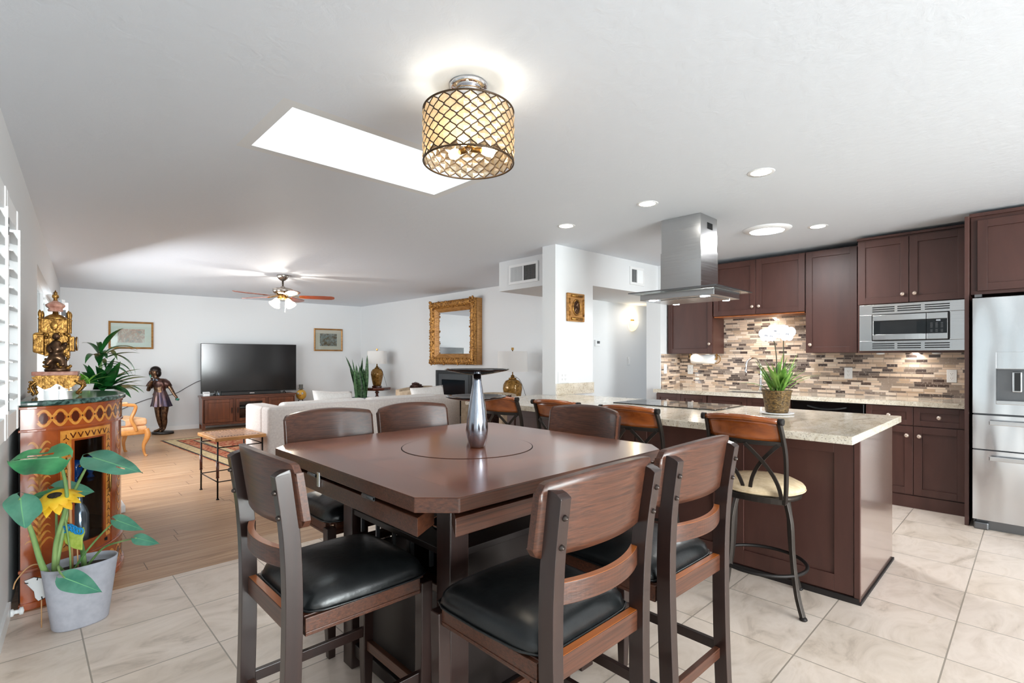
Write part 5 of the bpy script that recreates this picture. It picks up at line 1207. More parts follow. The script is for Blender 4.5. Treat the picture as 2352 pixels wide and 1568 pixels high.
b = B(); b.box(-.04, .04, -.012, 0, -.06, .03); b.obj('wall_plate', 'brass', t)
point('sconce_bulb', (6.52, 4.10, 1.88), 1.2, (1, .86, .62), .03)
def vent(label, loc, rz, w_, h_, two=True):
    t = thing('air_vent', label, 'vent', loc, rz, 'white air vents')
    b = B(); fw = .03
    b.box(-w_/2, w_/2, -.012, 0, -h_/2, -h_/2+fw); b.box(-w_/2, w_/2, -.012, 0, h_/2-fw, h_/2); b.box(-w_/2, -w_/2+fw, -.012, 0, -h_/2+fw, h_/2-fw); b.box(w_/2-fw, w_/2, -.012, 0, -h_/2+fw, h_/2-fw); b.box(-.006, .006, -.012, 0, -h_/2+fw, h_/2-fw); b.obj('frame', 'white', t, bevel=0.002)
    b = B(); b.box(-w_/2+fw, w_/2-fw, -.002, -.001, -h_/2+fw, h_/2-fw); b.obj('duct_opening', 'dark_hole', t)
    n_ = 20
    b = B()
    for k in range(n_):
        u = (k+.5)/n_; x = lerp(-w_/2+fw, w_/2-fw, u); s_ = -1 if u < .5 else 1
        if abs(u-.5) < .02: continue
        b.bar([(x, -.0065, -h_/2+fw), (x, -.0065, h_/2-fw)], .0012, .0125, Vector((s_*.8, -.6, 0)))
    b.obj('louvre_blades', 'plastic', t)
vent('white two way air vent on the soffit above the large lamp', (4.078, 4.03, 2.245), R(-90), .46, .225)
vent('small white air vent on the wall above hall opening', (5.20, 3.268, 2.245), R(-2.5), .28, .21)
# ================================================================ LEFT WALL: SHUTTERS, MARQUETRY CABINET, CLOCK, PLANTS
def shutter(label, p0, p1, z0, z1, n, group):
    """a louvred panel standing between two points of the left wall frame"""
    a = Vector(lw(p0[0], p0[1])); c = Vector(lw(p1[0], p1[1])); d = c - a; L_ = d.length
    t = thing('window_shutter', label, 'shutter', tuple(a), math.atan2(d.y, d.x), group)
    sw, th = .05, .030
    for x in (0, L_-sw): b = B(); b.box(x, x+sw, -th/2, th/2, z0, z1); b.obj('stile', 'white', t, bevel=0.003)
    for za, zb in ((z0, z0+.09), (z1-.09, z1)): b = B(); b.box(sw, L_-sw, -.011, .011, za, zb); b.obj('rail', 'white', t, bevel=0.002)
    for k in range(n):
        z = lerp(z0+.12, z1-.12, (k+.5)/n); b = B(); b.ext([(sw, -.026, z-.004), (sw, 0, z-.0), (sw, .026, z+.010), (sw, .026, z+.014), (sw, 0, z+.008), (sw, -.026, z-.0)], (L_-2*sw, 0, 0)); b.obj('louvre', 'white', t)
    b = B(); b.box(L_/2-.005, L_/2+.005, -.036, -.028, z0+.12, z1-.12); b.obj('tilt_rod', 'white', t)
    for z in (z0+.15, z1-.15): b = B(); b.box(L_-.002, L_+.006, -.02, .02, z-.035, z+.035); b.obj('hinge', 'black', t)
    return t
sg = 'white louvred window shutters'
shutter('white louvred shutter panel nearest the marquetry cabinet, folded flat to wall', (.038, 2.92), (.040, 3.36), .955, 1.97, 10, sg)
shutter('white louvred shutter panel cut by the left edge of the photo', (.038, 2.45), (.038, 2.905), .955, 1.97, 10, sg)
shutter('white shutter panel folded out behind the gilt clock, nearer one', (.02, 8.00), (.115, 7.60), .57, 1.94, 14, sg)
shutter('white shutter panel folded out behind the gilt clock, farther one', (.02, 8.32), (.135, 8.02), .57, 1.94, 14, sg)
# ---- demilune marquetry cabinet
CX, CY, _ = lw(.035, 4.10)
t = thing('display_cabinet', 'bow fronted inlaid wood display cabinet with green marble top', 'cabinet', (CX, CY, 0), LW)
A_, B_ = .43, .50
def cp(tt, z, off=0.0): return ((A_+off)*math.cos(R(tt)), -(B_+off)*math.sin(R(tt)), z)
def strip(b, t0, t1, z0, z1, off, th=.014, n=None):
    n = n or max(2, int(abs(t1-t0)/4)); b.shell(lambda u, v_, o: cp(lerp(t0, t1, u), lerp(z0, z1, v_), off + o), n, 1, -th)
def half(off, n=40): return [((A_+off)*math.cos(a), -(B_+off)*math.sin(a)) for a in [R(lerp(-90, 90, i/n)) for i in range(n+1)]]
b = B(); b.prism(half(.030), 1.035, 1.065); b.obj('marble_top', 'green_marble', t, bevel=0.010, seg=4)
for o_, za, zb in ((.016, 1.022, 1.035), (.016, .905, .918), (.018, .19, .205), (.022, 0, .035)): b = B(); b.prism(half(o_), za, zb); b.obj('moulding', 'mahogany', t, bevel=0.003)
KU = .47
def ribbon(b, pts, w, off):                      # pts: (u metres along the front, z); u measured from t0
    vs = []
    for i, (u, z) in enumerate(pts):
        a = pts[max(i-1, 0)]; c = pts[min(i+1, len(pts)-1)]; dx, dz = c[0]-a[0], c[1]-a[1]; l = math.hypot(dx, dz) or 1
        ww = w(i/(len(pts)-1)) if callable(w) else w
        nx, nz = -dz/l*ww/2, dx/l*ww/2
        vs.append((b.v(cp(math.degrees((u+nx)/KU), z+nz, off)), b.v(cp(math.degrees((u-nx)/KU), z-nz, off))))
    for p_, q in zip(vs, vs[1:]): b.f([p_[0], q[0], q[1], p_[1]])
def blob(b, u, z, ru, rz_, off, n=14, lens=False):
    c = b.v(cp(math.degrees(u/KU), z, off)); rim = []
    for i in range(n):
        a = 2*PI*i/n; k = (1 if not lens else (1-.0*abs(math.sin(a)))); x = ru*math.cos(a)*(abs(math.cos(a)) if lens else 1)
        rim.append(b.v(cp(math.degrees((u+x)/KU), z+rz_*math.sin(a), off)))
    for i in range(n): b.f([c, rim[i], rim[(i+1) % n]])
def guilloche(b, u0, u1, zc, amp, per, off):
    n = max(8, int(abs(u1-u0)/per*14)); wv = PI/per
    for s_ in (1, -1):
        b.mi = 1; ribbon(b, [(lerp(u0, u1, i/n), zc+s_*amp*math.cos(wv*(lerp(u0, u1, i/n)-u0))) for i in range(n+1)], .013, off+.0008)
        b.mi = 1; ribbon(b, [(lerp(u0, u1, i/n), zc+s_*amp*.55*math.cos(wv*(lerp(u0, u1, i/n)-u0))) for i in range(n+1)], .004, off+.0007)
    k = 0; u = u0
    while u <= u1 + 1e-6:
        b.mi = 2; blob(b, u, zc, per*.27, amp*.70, off+.0009); 
        if u + per/2 <= u1: b.mi = 2; blob(b, u+per/2, zc, .005, .005, off+.0012, 8)
        u += per
b = B(); strip(b, -89, 89, .918, 1.022, .010); guilloche(b, -.66, .66, .970, .040, .072, .010); b.obj('upper_frieze', ['mahogany', 'inlay', 'inlay_dark'], t)
b = B(); strip(b, -89, 89, .035, .19, .010); guilloche(b, -.66, .66, .112, .042, .083, .010); b.obj('lower_frieze', ['mahogany', 'inlay', 'inlay_dark'], t)
DO = (37, 60, .27, .835)                          # door opening
b = B(); strip(b, -89, 4, .205, .905, 0.0); b.obj('far_side_panel', 'mahogany', t)
b = B(); strip(b, 70, 89, .205, .905, 0.0)
for s_ in (1, -1):                               # palmette inlay on the flank
    uc = R(79.5)*KU
    b.mi = 1
    ribbon(b, [(uc, lerp(.25, .84, i/10)) for i in range(11)], lambda q: .014*(1-q)+.005, .0008)
    for k in range(15):
        z0 = .30 + k*.036; wd = .048 if k % 5 else .060
        if k in (5, 10): blob(b, uc, z0, .02, .012, .0009)
        ribbon(b, [(uc + s_*wd*(u*1.0), z0 + .045*math.sin(u*PI*.75)) for u in [i/7 for i in range(8)]], lambda q: .012*math.sin(PI*min(.95, q*.8+.15)), .0008)
b.obj('flank_panel', ['mahogany', 'inlay'], t)
b = B(); strip(b, 29, 70, .205, .27, .002); strip(b, 29, 70, DO[3], .905, .002); strip(b, 29, DO[0], .27, DO[3], .002); strip(b, DO[1], 70, .27, DO[3], .002)
b.mi = 1; strip(b, 62, 68.5, .25, .895, .0035, .001); strip(b, 30.5, 35.5, .25, .895, .0035, .001); strip(b, 32, 66, .845, .895, .0035, .001)
b.mi = 2
for k in range(15):
    z0 = .27+k*.041
    for tc_ in (65.2, 33):
        uc = R(tc_)*KU; ribbon(b, [(uc-.014, z0), (uc, z0+.012), (uc+.013, z0+.002)], .005, .0045); ribbon(b, [(uc, z0+.012), (uc, z0+.03)], .004, .0045)
for k in range(6):
    uc = R(lerp(37, 61, k/5))*KU; ribbon(b, [(uc-.014, .88), (uc-.004, .862), (uc, .852)], .006, .0045); ribbon(b, [(uc+.014, .88), (uc+.004, .862), (uc, .852)], .006, .0045)
dr = b.obj('door', ['mahogany', 'inlay', 'inlay_dark'], t)
b = B(); strip(b, DO[0], DO[1], DO[2], DO[3], -.004, .003, 10); b.obj('door_glass', 'glass', dr)
b = B(); z_ = .56; b.tube([cp(33, .50, .012), cp(33, .53, .016), cp(33, .60, .016), cp(33, .63, .012)], [.003, .007, .007, .003], 8); b.lathe([(.0, 0), (.010, .006), (0, .012)], cp(33, .56, .014), n=10); b.obj('door_escutcheon', 'brass', dr)
b = B(); strip(b, 4, 29, .205, .905, .006)
b.mi = 1; uc = R(17)*KU
for k in range(13):
    z0 = .26 + k*.047
    for s_ in (1, -1): ribbon(b, [(uc, z0), (uc+s_*.018, z0+.012), (uc+s_*.030, z0+.032), (uc+s_*.022, z0+.044)], lambda q: .009*(1-q)+.003, .0068)
b.obj('front_stile', ['mahogany', 'inlay'], t)
b = B(); b.box(.0, .012, -.49, .49, .0, 1.03); b.box(.0, .36, -.30, -.05, .225, .24); b.obj('cabinet_back', 'dark_hole', t)
b = B(); b.prism([(x*.93, y*.93) for x, y in half(0)], .585, .590); b.obj('inner_glass_shelf', 'glass', t)
b = B(); b.prism([(x*.95, y*.95) for x, y in half(0)], .225, .24); b.obj('inner_floor', 'inlay_dark', t)
def cab(x, y, z): p_ = Matrix.Rotation(LW, 3, 'Z') @ Vector((x, y, z)); return (CX+p_.x, CY+p_.y, z)
t = thing('glass_bottle', 'tall silvery bottle behind the glass of the inlaid cabinet', 'bottle', cab(.235, -.30, .2405))
b = B(); b.lathe([(0, 0), (.040, 0), (.044, .02), (.044, .16), (.03, .20), (.016, .22), (.015, .29), (.018, .295), (0, .3)], n=20); b.obj('bottle_body', 'silver_glass', t); b = B(); b.lathe([(0, .3), (.013, .3), (.013, .325), (0, .33)], n=12); b.obj('stopper', 'silver_glass', t)
for k, (x, y) in enumerate(((.22, -.33), (.285, -.22))):
    t = thing('blue_glass_ornament', ('left of two blue glass ornaments on the upper cabinet shelf', 'right of two blue glass ornaments on the upper cabinet shelf')[k], 'ornament', cab(x, y, .5905), 0, 'blue glass ornaments in the cabinet')
    b = B(); b.lathe([(0, 0), (.02, 0), (.008, .02), (.03, .06), (.034, .09), (.022, .12), (.0, .125)], n=18); b.obj('glass_body', 'blue_glass', t); b = B(); b.sphere((.015, -.028, .09), .008, 8, 6); b.obj('gilt_dot', 'brass', t)
# ---- gilt clock on the marble
t = thing('gilt_clock', 'ornate gilt figural mantel clock on the green marble top', 'clock', (.148, 3.95, 1.0655), R(-8)); t.scale = (.9, .9, .92)
# local: -Y toward the camera, X to the right
for x in (-.105, .10):
    for y in (-.06, .06):
        b = B()
        s_ = -1 if x < 0 else 1; k = .8 if x < 0 else 1.7
        b.tube(curve_pts([(x*.9, y, .095), (x+s_*.016*k, y*1.1, .07), (x+s_*.012*k, y*1.15, .045), (x+s_*.0*k, y*1.1, .02), (x+s_*.008*k, y*1.15, .013)], 5), [.011]*6+[.008]*10+[.007]*4+[.011], 8)
        [b.sphere((x+s_*.014*k+random.uniform(-.012, .012), y*1.1+random.uniform(-.01, .01), random.uniform(.03, .095)), .007, 7, 5) for q in range(9)]; b.obj('scroll_leg', 'gold', t)
b = B(); n_ = 20; front_ = []
for i in range(n_+1):
    u = lerp(-1, 1, i/n_); front_.append((.105*u, .062 + .016*math.cos(u*PI*2.0)-.016*math.exp(-(u*3)**2)*0))
for y in (-.068, .06): b.ext([(-.105, y, .115)] + [(x, y, z) for x, z in front_] + [(.105, y, .115)], (0, .008, 0))
for x in (-.108, .10): b.box(x, x+.008, -.06, .06, .07, .115)
b.box(-.112, .112, -.074, .074, .112, .124); b.box(-.1, .1, -.066, .066, .124, .13); b.obj('stand_apron', 'gold', t)
b = B(); b.box(-.115, .105, -.072, .072, .130, .155); b.obj('marble_plinth', 'pink_marble', t, bevel=0.004)
b = B()
b.lathe([(0, .155), (.062, .155), (.066, .165), (.056, .178), (.048, .20), (.052, .235), (0, .24)], n=20, sy=.85); b.obj('figure_base', 'bronze_fig', t)
b = B(); b.box(-.112, -.062, -.045, .045, .275, .385); b.ext([(-.112, -.045, .385), (-.062, -.045, .385), (-.062, -.045, .398), (-.10, -.045, .395)], (0, .09, 0)); b.box(.060, .085, -.045, .045, .28, .375); b.box(-.062, .06, -.02, .045, .25, .40); b.ext([(-.112, -.045, .275), (-.062, -.045, .275), (-.062, -.045, .255)], (0, .09, 0)); b.obj('case_body', 'gold', t, bevel=0.004)
b = B(); b.X = Matrix.Translation((.087, 0, .33)) @ Matrix.Rotation(R(90), 4, 'Y'); b.lathe([(0, .0), (.036, .0), (.042, .004), (.040, .012), (0, .013)], n=28); d_ = b.obj('clock_dial', 'white_ceramic', t); b = B(); b.ring((.095, 0, .33), .041, .005, 30, 8, 'x'); b.obj('dial_bezel', 'gold', d_)
vs = [((.0, -.05, .25), .034), ((-.005, -.055, .29), .036), ((.0, -.058, .325), .026), ((.005, -.06, .352), .024), ((-.035, -.065, .30), .016), ((-.02, -.09, .27), .013), ((.035, -.065, .305), .016), ((.05, -.085, .335), .012), ((-.03, -.07, .225), .020), ((-.045, -.085, .19), .014), ((.03, -.075, .225), .019), ((.035, -.09, .185), .013)]
skin('putto_figure', vs, [(0, 1), (1, 2), (2, 3), (1, 4), (4, 5), (1, 6), (6, 7), (0, 8), (8, 9), (0, 10), (10, 11)], 'bronze_fig', t)
b = B(); rr = random.Random(4)
for q in range(70):
    z = rr.uniform(.175, .41); a = rr.uniform(-2.9, -.2); r_ = .055 + .012*math.sin(z*40); b.sphere((r_*math.cos(a)*1.05, r_*math.sin(a)*.9, z), (rr.uniform(.006, .013),)*3, 7, 5)
b.obj('cast_foliage', 'gold', t)
b = B(); b.sphere((.0, -.06, .372), (.02, .02, .022), 12, 8); b.sphere((.002, -.078, .368), (.006, .006, .006), 8, 6); b.obj('putto_head', 'bronze_fig', t)
b = B(); b.box(-.075, .055, -.05, .05, .40, .475); b.box(-.08, .06, -.054, .054, .472, .480); b.box(-.08, .06, -.054, .054, .396, .404)
for x in (-.078, .058):
    for y in (-.052, .052): b.lathe([(0, 0), (.008, 0), (.008, .08), (.011, .085), (.006, .095), (.010, .108), (.010, .125), (.003, .14), (0, .142)], (x, y, .395), n=10)
b.sphere((-.01, -.052, .44), (.02, .008, .03), 12, 8); b.obj('upper_case', 'gold', t, bevel=0.002)
b = B(); b.lathe([(.062, .48), (.052, .495), (.03, .51), (.016, .516), (.014, .53)], (-.01, 0, 0), n=22, sy=.8); b.obj('dome', 'gold', t)
b = B(); b.lathe([(.0, .528), (.035, .53), (.040, .54), (.034, .548), (.048, .562), (.050, .572), (.034, .585), (.016, .595), (.010, .60)], (-.01, 0, 0), n=8, smooth=False); b.obj('pagoda_cap', 'pink_marble', t, bevel=0.002)
b = B(); b.lathe([(0, .596), (.012, .60), (.009, .61), (.018, .622), (.016, .634), (.008, .642), (.012, .648), (.004, .658), (0, .668)], (-.01, 0, 0), n=14); b.obj('finial', 'gold', t)
# ---- leafy plant behind the cabinet
def strap_plant(label, loc, potspec, n, seed, mat, Lr, wr, z0, name='strap_leaf_plant'):
    t = thing(name, label, 'potted plant', loc)
    potspec(t); rr = random.Random(seed)
    for k in range(n):
        az_ = rr.uniform(-2.1, 2.1) if rr.random() < .8 else rr.uniform(2.1, 4.2); b = B(); blade(b, (rr.uniform(-.05, .05), rr.uniform(-.05, .05), z0), az_, rr.uniform(*Lr)*(1 if math.cos(az_) > -.45 else .62), rr.uniform(*wr), rr.uniform(.35, 1.4), rr.uniform(.5, 1.5), 10, .3, rr.uniform(-.3, .3)); b.obj('leaf', mat, t)
    return t
PZ = 1.03
def pot_a(t):
    b = B(); b.lathe([(0, PZ-.27), (.09, PZ-.27), (.125, PZ-.22), (.145, PZ-.12), (.135, PZ-.02), (.145, PZ), (.138, PZ), (.128, PZ-.03), (0, PZ-.03)], n=32, caps=(True, False)); b.obj('pot', 'white_ceramic', t)
    b = B(); b.lathe([(0, PZ-.03), (.13, PZ-.028)], n=20, caps=(False, False)); b.obj('soil', 'soil', t)
t = strap_plant('dark green strap leaf plant in white pot behind the inlaid cabinet', (.47, 5.42, 0), pot_a, 62, 21, 'leaf_dark', (.20, .38), (.045, .07), PZ-.03)
b = B(); b.lathe([(.012, PZ-.02), (.012, PZ+.18), (.004, PZ+.36)], n=8)
b.obj('cane_stem', 'stem', t)
rr = random.Random(33)
for k in range(16):
    b = B(); blade(b, (rr.uniform(-.02, .02), rr.uniform(-.02, .02), PZ+.16+rr.uniform(0, .16)), rr.uniform(-2.2, 2.2), rr.uniform(.22, .38), rr.uniform(.035, .055), rr.uniform(.2, 1.2), rr.uniform(.6, 1.8), 10, .3); b.obj('leaf', 'leaf_dark', t)
t = thing('plant_pedestal', 'white wooden pedestal under the strap leaf plant', 'pedestal', (.47, 5.42, 0))
b = B(); b.box(-.15, .15, -.15, .15, 0, .06); b.box(-.11, .11, -.11, .11, .06, PZ-.31); b.obj('column', 'white', t, bevel=0.006); b = B(); b.box(-.15, .15, -.15, .15, PZ-.31, PZ-.271); b.obj('pedestal_top', 'white', t, bevel=0.006)
def pot_b(t):
    b = B(); b.lathe([(0, 1.0), (.05, 1.0), (.07, 1.09), (.065, 1.09), (.058, 1.075), (0, 1.075)], n=24, caps=(True, False)); b.obj('pot', 'white_ceramic', t)
    b = B(); b.lathe([(0, 1.075), (.06, 1.076)], n=16, caps=(False, False)); b.obj('soil', 'soil', t)
t = strap_plant('small bright lime leaf plant just behind the cabinet top', (.33, 5.02, 0), pot_b, 22, 8, 'leaf_lime', (.10, .20), (.022, .036), 1.08, 'lime_leaf_plant')
b = B()
for k in range(3): a = k*2.1; b.cyl((.05*math.cos(a)*2, .05*math.sin(a)*2, 0), (.045*math.cos(a), .045*math.sin(a), .985), .008, n=8)
b.lathe([(0, .98), (.08, .98), (.08, 1.0), (0, 1.0)], n=24); st_ = b.obj('tripod_stand', 'iron_black'); st_.location = (.33, 5.02, 0); tag(st_, 'thin dark tripod plant stand under the lime leaf plant', 'plant stand')
# ---- planter with monstera
PX, PY = .205, 3.23
t = thing('monstera_planter', 'young monstera with split leaves in oval pale grey planter', 'potted plant', (PX, PY, 0), R(8))
b = B(); b.lathe([(0, 0), (.100, 0), (.108, .008), (.143, .285), (.145, .300), (.138, .300), (.134, .28), (.132, .258), (0, .258)], n=48, sy=.68, p=2.3, caps=(True, False)); b.obj('planter', 'grey_pot', t)
b = B(); b.lathe([(0, .262), (.131, .260)], n=30, sy=.68, p=2.3, caps=(False, False)); b.obj('soil', 'soil', t)
iv = Matrix.Rotation(-R(8), 4, 'Z') @ Matrix.Translation((-PX, -PY, 0))
def heart(base, tip, side, mat, fold=.25, droop=.12, slits=(), name='leaf', sharp=1.0):
    base, tip, side = Vector(base), Vector(tip), Vector(side); ax = tip-base; n_ = ax.cross(side).normalized()
    if n_.z < 0: n_ = -n_
    W_ = side.length; sd = side.normalized(); b = B(); b.X = iv; NU, NS = 22, 7
    for s_ in (1, -1):
        def fn(i, j):
            u = lerp(-.22, 1.0, i/NU); r_ = (j/NS)**1.7
            hw_ = W_*(math.sqrt(max(0, 1-((u-.18)/.40)**2)) if u < .18 else max(0, 1-((u-.18)/.82)**1.7)**(.9*sharp))
            g_ = 0 if u > 0 else W_*.25*(u/-.22)
            w_ = lerp(min(g_, hw_), hw_, r_)
            return base + ax*u + sd*(s_*w_) + n_*(-fold*w_*.6 + .02*math.sin(u*9+s_)*r_*W_*4 - droop*ax.length*max(0, u)**2 + fold*w_*w_/max(W_, .01)*.2)
        g = [[b.v(fn(i, j)) for j in range(NS+1)] for i in range(NU+1)]
        for i in range(NU):
            for j in range(NS):
                u = lerp(-.22, 1, i/NU)
                if any(ss == s_ and u0 <= u <= u1 and j0 <= j < j1 for ss, u0, u1, j0, j1 in slits): continue
                q = [g[i][j], g[i+1][j], g[i+1][j+1], g[i][j+1]]
                b.mi = 1 if j == 0 and u > -.02 else 0
                b.f(q, True)
    return b.obj(name, [mat, 'vein'], t, weld=True)
heart((.125, 3.10, .832), (-.05, 3.23, .826), (.03, .10, .052), 'monstera', .2, .05, ((1, .12, .62, 3, 4), (1, .40, .86, 1, 2), (1, .30, .50, 5, 7), (-1, .45, .50, 4, 7)), sharp=.75)
heart((.25, 3.20, .80), (.41, 2.94, .745), (.05, .05, .030), 'monstera_blue', .2, .02, ((-1, .5, .66, 2, 3),), sharp=1.2)
heart((-.005, 3.13, .665), (.0, 3.01, .565), (.062, -.060, .0), 'monstera_blue', .3, .1, sharp=.9)
heart((.12, 3.36, .645), (.255, 3.23, .628), (.02, .03, .035), 'monstera_blue', .3, .05)
heart((.13, 3.28, .642), (.025, 3.34, .625), (.0, .03, .018), 'monstera', .3, .05)
heart((.326, 3.08, .505), (.412, 2.92, .476), (.015, .015, .026), 'monstera_blue', .3, .05, sharp=1.5)
heart((.376, 2.86, .462), (.446, 2.74, .452), (.015, .02, .017), 'monstera_blue', .3, .05, sharp=1.5)
heart((.135, 2.97, .318), (.245, 2.80, .280), (.03, .02, .030), 'monstera_blue', .2, .05, sharp=1.2)
def stem(pts, r_, m_='stem', nm='stem'):
    b = B(); b.X = iv; P_ = curve_pts(pts, 6); n_ = len(P_); b.tube(P_, [lerp(r_[0], r_[1], i/(n_-1)) for i in range(n_)], 8); return b.obj(nm, m_, t)
O1 = (.11, 3.225, .25)
stem([O1, (.115, 3.20, .42), (.15, 3.14, .62), (.13, 3.11, .80), (.125, 3.10, .832)], (.012, .004))
stem([O1, (.13, 3.22, .40), (.17, 3.24, .60), (.22, 3.22, .74), (.25, 3.20, .80)], (.012, .0035))
stem([(.09, 3.22, .25), (.06, 3.20, .35), (.03, 3.17, .50), (-.005, 3.14, .63), (-.005, 3.13, .665)], (.014, .005))
stem([(.12, 3.25, .25), (.12, 3.30, .45), (.12, 3.36, .645)], (.008, .003))
stem([(.17, 3.22, .25), (.22, 3.18, .35), (.28, 3.14, .44), (.326, 3.08, .505)], (.006, .003))
stem([(.22, 3.24, .25), (.28, 3.15, .36), (.33, 3.0, .42), (.376, 2.86, .462)], (.006, .003))
stem([(.15, 3.20, .26), (.12, 3.10, .335), (.12, 3.02, .335), (.135, 2.97, .318)], (.006, .003))
stem([(.22, 3.26, .25), (.215, 3.255, .33), (.20, 3.245, .41)], (.012, .009), 'stem', 'cut_stem')
b = B(); b.X = iv; b.cyl((.175, 3.235, .25), (.158, 3.187, .815), .0055, n=10); b.obj('bamboo_stake', 'bamboo', t)
t = thing('artificial_sunflower', 'yellow artificial sunflower standing in the monstera planter', 'flower', (.112, 3.17, .64))
b = B()
nrm = Vector((-.25, -.35, .9)).normalized(); e1 = nrm.orthogonal().normalized(); e2 = nrm.cross(e1)
for ringk, (n_, r_, lift) in enumerate(((13, .098, -.012), (11, .078, .004))):
    for k in range(n_):
        a = 2*PI*(k+.5*ringk)/n_; d = e1*math.cos(a)+e2*math.sin(a); s_ = nrm.cross(d); wd = .021; rows = []
        for i in range(7):
            u = i/6; w_ = wd*math.sin(PI*(.15+.80*u))**.8*(1 if i < 6 else .1); p_ = d*(r_*(.18+.82*u)) + nrm*(lift + .03*u*(1-u) - .028*u*u)
            rows.append([b.v(p_-s_*w_), b.v(p_+nrm*.004), b.v(p_+s_*w_)])
        for x, y in zip(rows, rows[1:]):
            for j in range(2): b.f([x[j], x[j+1], y[j+1], y[j]], True)
b.obj('petals', 'yellow', t)
b = B(); b.sphere((0, 0, .006), (.030, .030, .014), 16, 8); b.obj('flower_centre', 'soil', t)
b = B(); b.tube(curve_pts([(0, 0, 0), (.03, .02, -.1), (.05, .03, -.25), (.055, .04, -.38)], 6), .004, 8); b.obj('stem', 'stem', t)
t = thing('decorative_pick', 'lime felt leaf pick with blue bow in the planter', 'decoration', (.175, 3.20, .42), R(-40))
b = B(); ol = [(-.052, .03), (-.02, .05), (.02, .045), (.045, .055), (.05, .03), (.04, .0), (.038, -.055), (.0, -.045), (-.035, -.02)]
b.ext([(x, 0, z) for x, z in ol], (0, .008, 0)); b.obj('felt_leaf', 'lime_felt', t, bevel=0.002)
b = B()
for k in range(6): b.ring((-.035+.014*k, -.004, .048+.01*math.sin(k)), .014, .004, 14, 6, 'y')
b.obj('bow', 'blue', t); b = B(); b.cyl((.01, .01, 0.0), (.015, .012, -.165), .003, n=8); b.obj('pick_stick', 'bamboo', t)
t = thing('butterfly_ornament', 'white butterfly ornament with black edging beside the planter', 'decoration', (.055, 3.30, 0), R(-42))
b = B(); ol = [(-.065, .245), (-.02, .262), (.03, .255), (.055, .235), (.05, .20), (.03, .165), (.0, .15), (-.015, .165), (-.02, .195), (-.05, .225)]
b.ext([(x, 0, z-.02) for x, z in ol], (0, .005, 0)); b.obj('wing', 'plastic', t, bevel=0.001)
b = B(); b.tube([(x, .0025, z-.02) for x, z in ol], .0022, 6, closed=True)
for p_, q in (((-.06, .235), (-.045, .235)), ((.0, .262), (-.003, .25)), ((.052, .21), (.04, .208)), ((.02, .16), (.018, .172))): b.tube([(p_[0], -.002, p_[1]-.02), (q[0], -.002, q[1]-.02)], .0022, 5)
b.obj('wing_edging', 'black', t); b = B(); b.cyl((.01, .006, .0), (.01, .006, .17), .0025, n=6); b.obj('support_wire', 'bamboo', t)
b = B(); b.tube(curve_pts([(.10, 3.235, .268), (.06, 3.27, .31), (.02, 3.30, .30), (-.02, 3.33, .24), (-.03, 3.34, .20)], 6), .003, 6); tag(b.obj('dry_twig', 'bamboo'), 'thin dry tan twig arching out left of the planter', 'twig')
b = B(); p_ = lw(.014, 3.50); b.X = Matrix.Translation((p_[0], p_[1], .035)) @ Matrix.Rotation(R(90), 4, 'Y'); b.lathe([(0, 0), (.018, 0), (.018, .01), (.010, .014), (.010, .03), (.018, .034), (.018, .046), (0, .05)], n=16); tag(b.obj('door_stop', 'plastic'), 'small white door stop at wall foot left of the cabinet', 'door stop')
# ================================================================ CEILING: FAN, CRYSTAL DRUM, RECESSED LIGHTS
FX, FY = 2.57, 7.18
t = thing('ceiling_fan', 'five blade ceiling fan with lit glass shades in living room', 'ceiling fan', (FX, FY, CEIL))
b = B(); b.lathe([(0, 0), (.075, 0), (.078, -.01), (.060, -.05), (.025, -.075), (0, -.075)], n=28); b.obj('canopy', 'nickel', t)
b = B(); b.lathe([(0, -.07), (.013, -.07), (.013, -.15), (.028, -.155), (.032, -.185), (0, -.185)], n=18); b.obj('down_rod', 'nickel', t)
b = B(); b.lathe([(0, -.18), (.11, -.182), (.13, -.195), (.13, -.225), (.115, -.25), (.07, -.268), (0, -.268)], n=36); b.obj('motor_housing', 'nickel', t)
for k in range(5):
    ph = R(k*72 - 2); d = IFv*math.cos(ph) + IRv*math.sin(ph); az = math.atan2(d.y, d.x)
    Xf = Matrix.Translation((0, 0, -.29)) @ Matrix.Rotation(az, 4, 'Z')
    b = B(); b.X = Xf @ Matrix.Rotation(R(-12), 4, 'X'); ol = [(.21, -.045), (.25, -.055), (.55, -.068), (.63, -.062), (.665, -.035), (.67, 0), (.665, .035), (.63, .062), (.55, .068), (.25, .055), (.21, .045)]
    b.prism(ol, -.004, .004); bl = b.obj('blade', 'fan_blade', t)
    b = B(); b.X = Xf; b.bar([(.07, 0, .02), (.12, 0, .008), (.20, 0, -.004)], [.03, .03, .05], .006, (0, 0, 1)); b.bar([(.19, 0, -.006), (.27, .02, -.008)], .014, .005, (0, 0, 1)); b.bar([(.19, 0, -.006), (.27, -.02, -.008)], .014, .005, (0, 0, 1)); b.obj('blade_arm', 'brass', bl)
b = B(); b.lathe([(0, -.268), (.06, -.27), (.066, -.29), (.05, -.32), (.028, -.335), (.0, -.34)], n=24); b.obj('light_kit_hub', 'brass', t)
for k in range(4):
    a = R(20+k*90); ca, sa = math.cos(a), math.sin(a)
    b = B(); b.tube(curve_pts([(.03*ca, .03*sa, -.31), (.07*ca, .07*sa, -.312), (.088*ca, .088*sa, -.335)], 4), .010, 8); b.obj('lamp_arm', 'brass', t)
    b = B(); b.X = Matrix.Translation((.088*ca, .088*sa, -.335)) @ Matrix.Rotation(a, 4, 'Z') @ Matrix.Rotation(R(-38), 4, 'Y'); b.lathe([(.022, 0), (.032, -.02), (.038, -.05), (.052, -.085), (.064, -.10)], n=24, caps=(False, False)); b.obj('glass_shade', 'shade_lit', t)
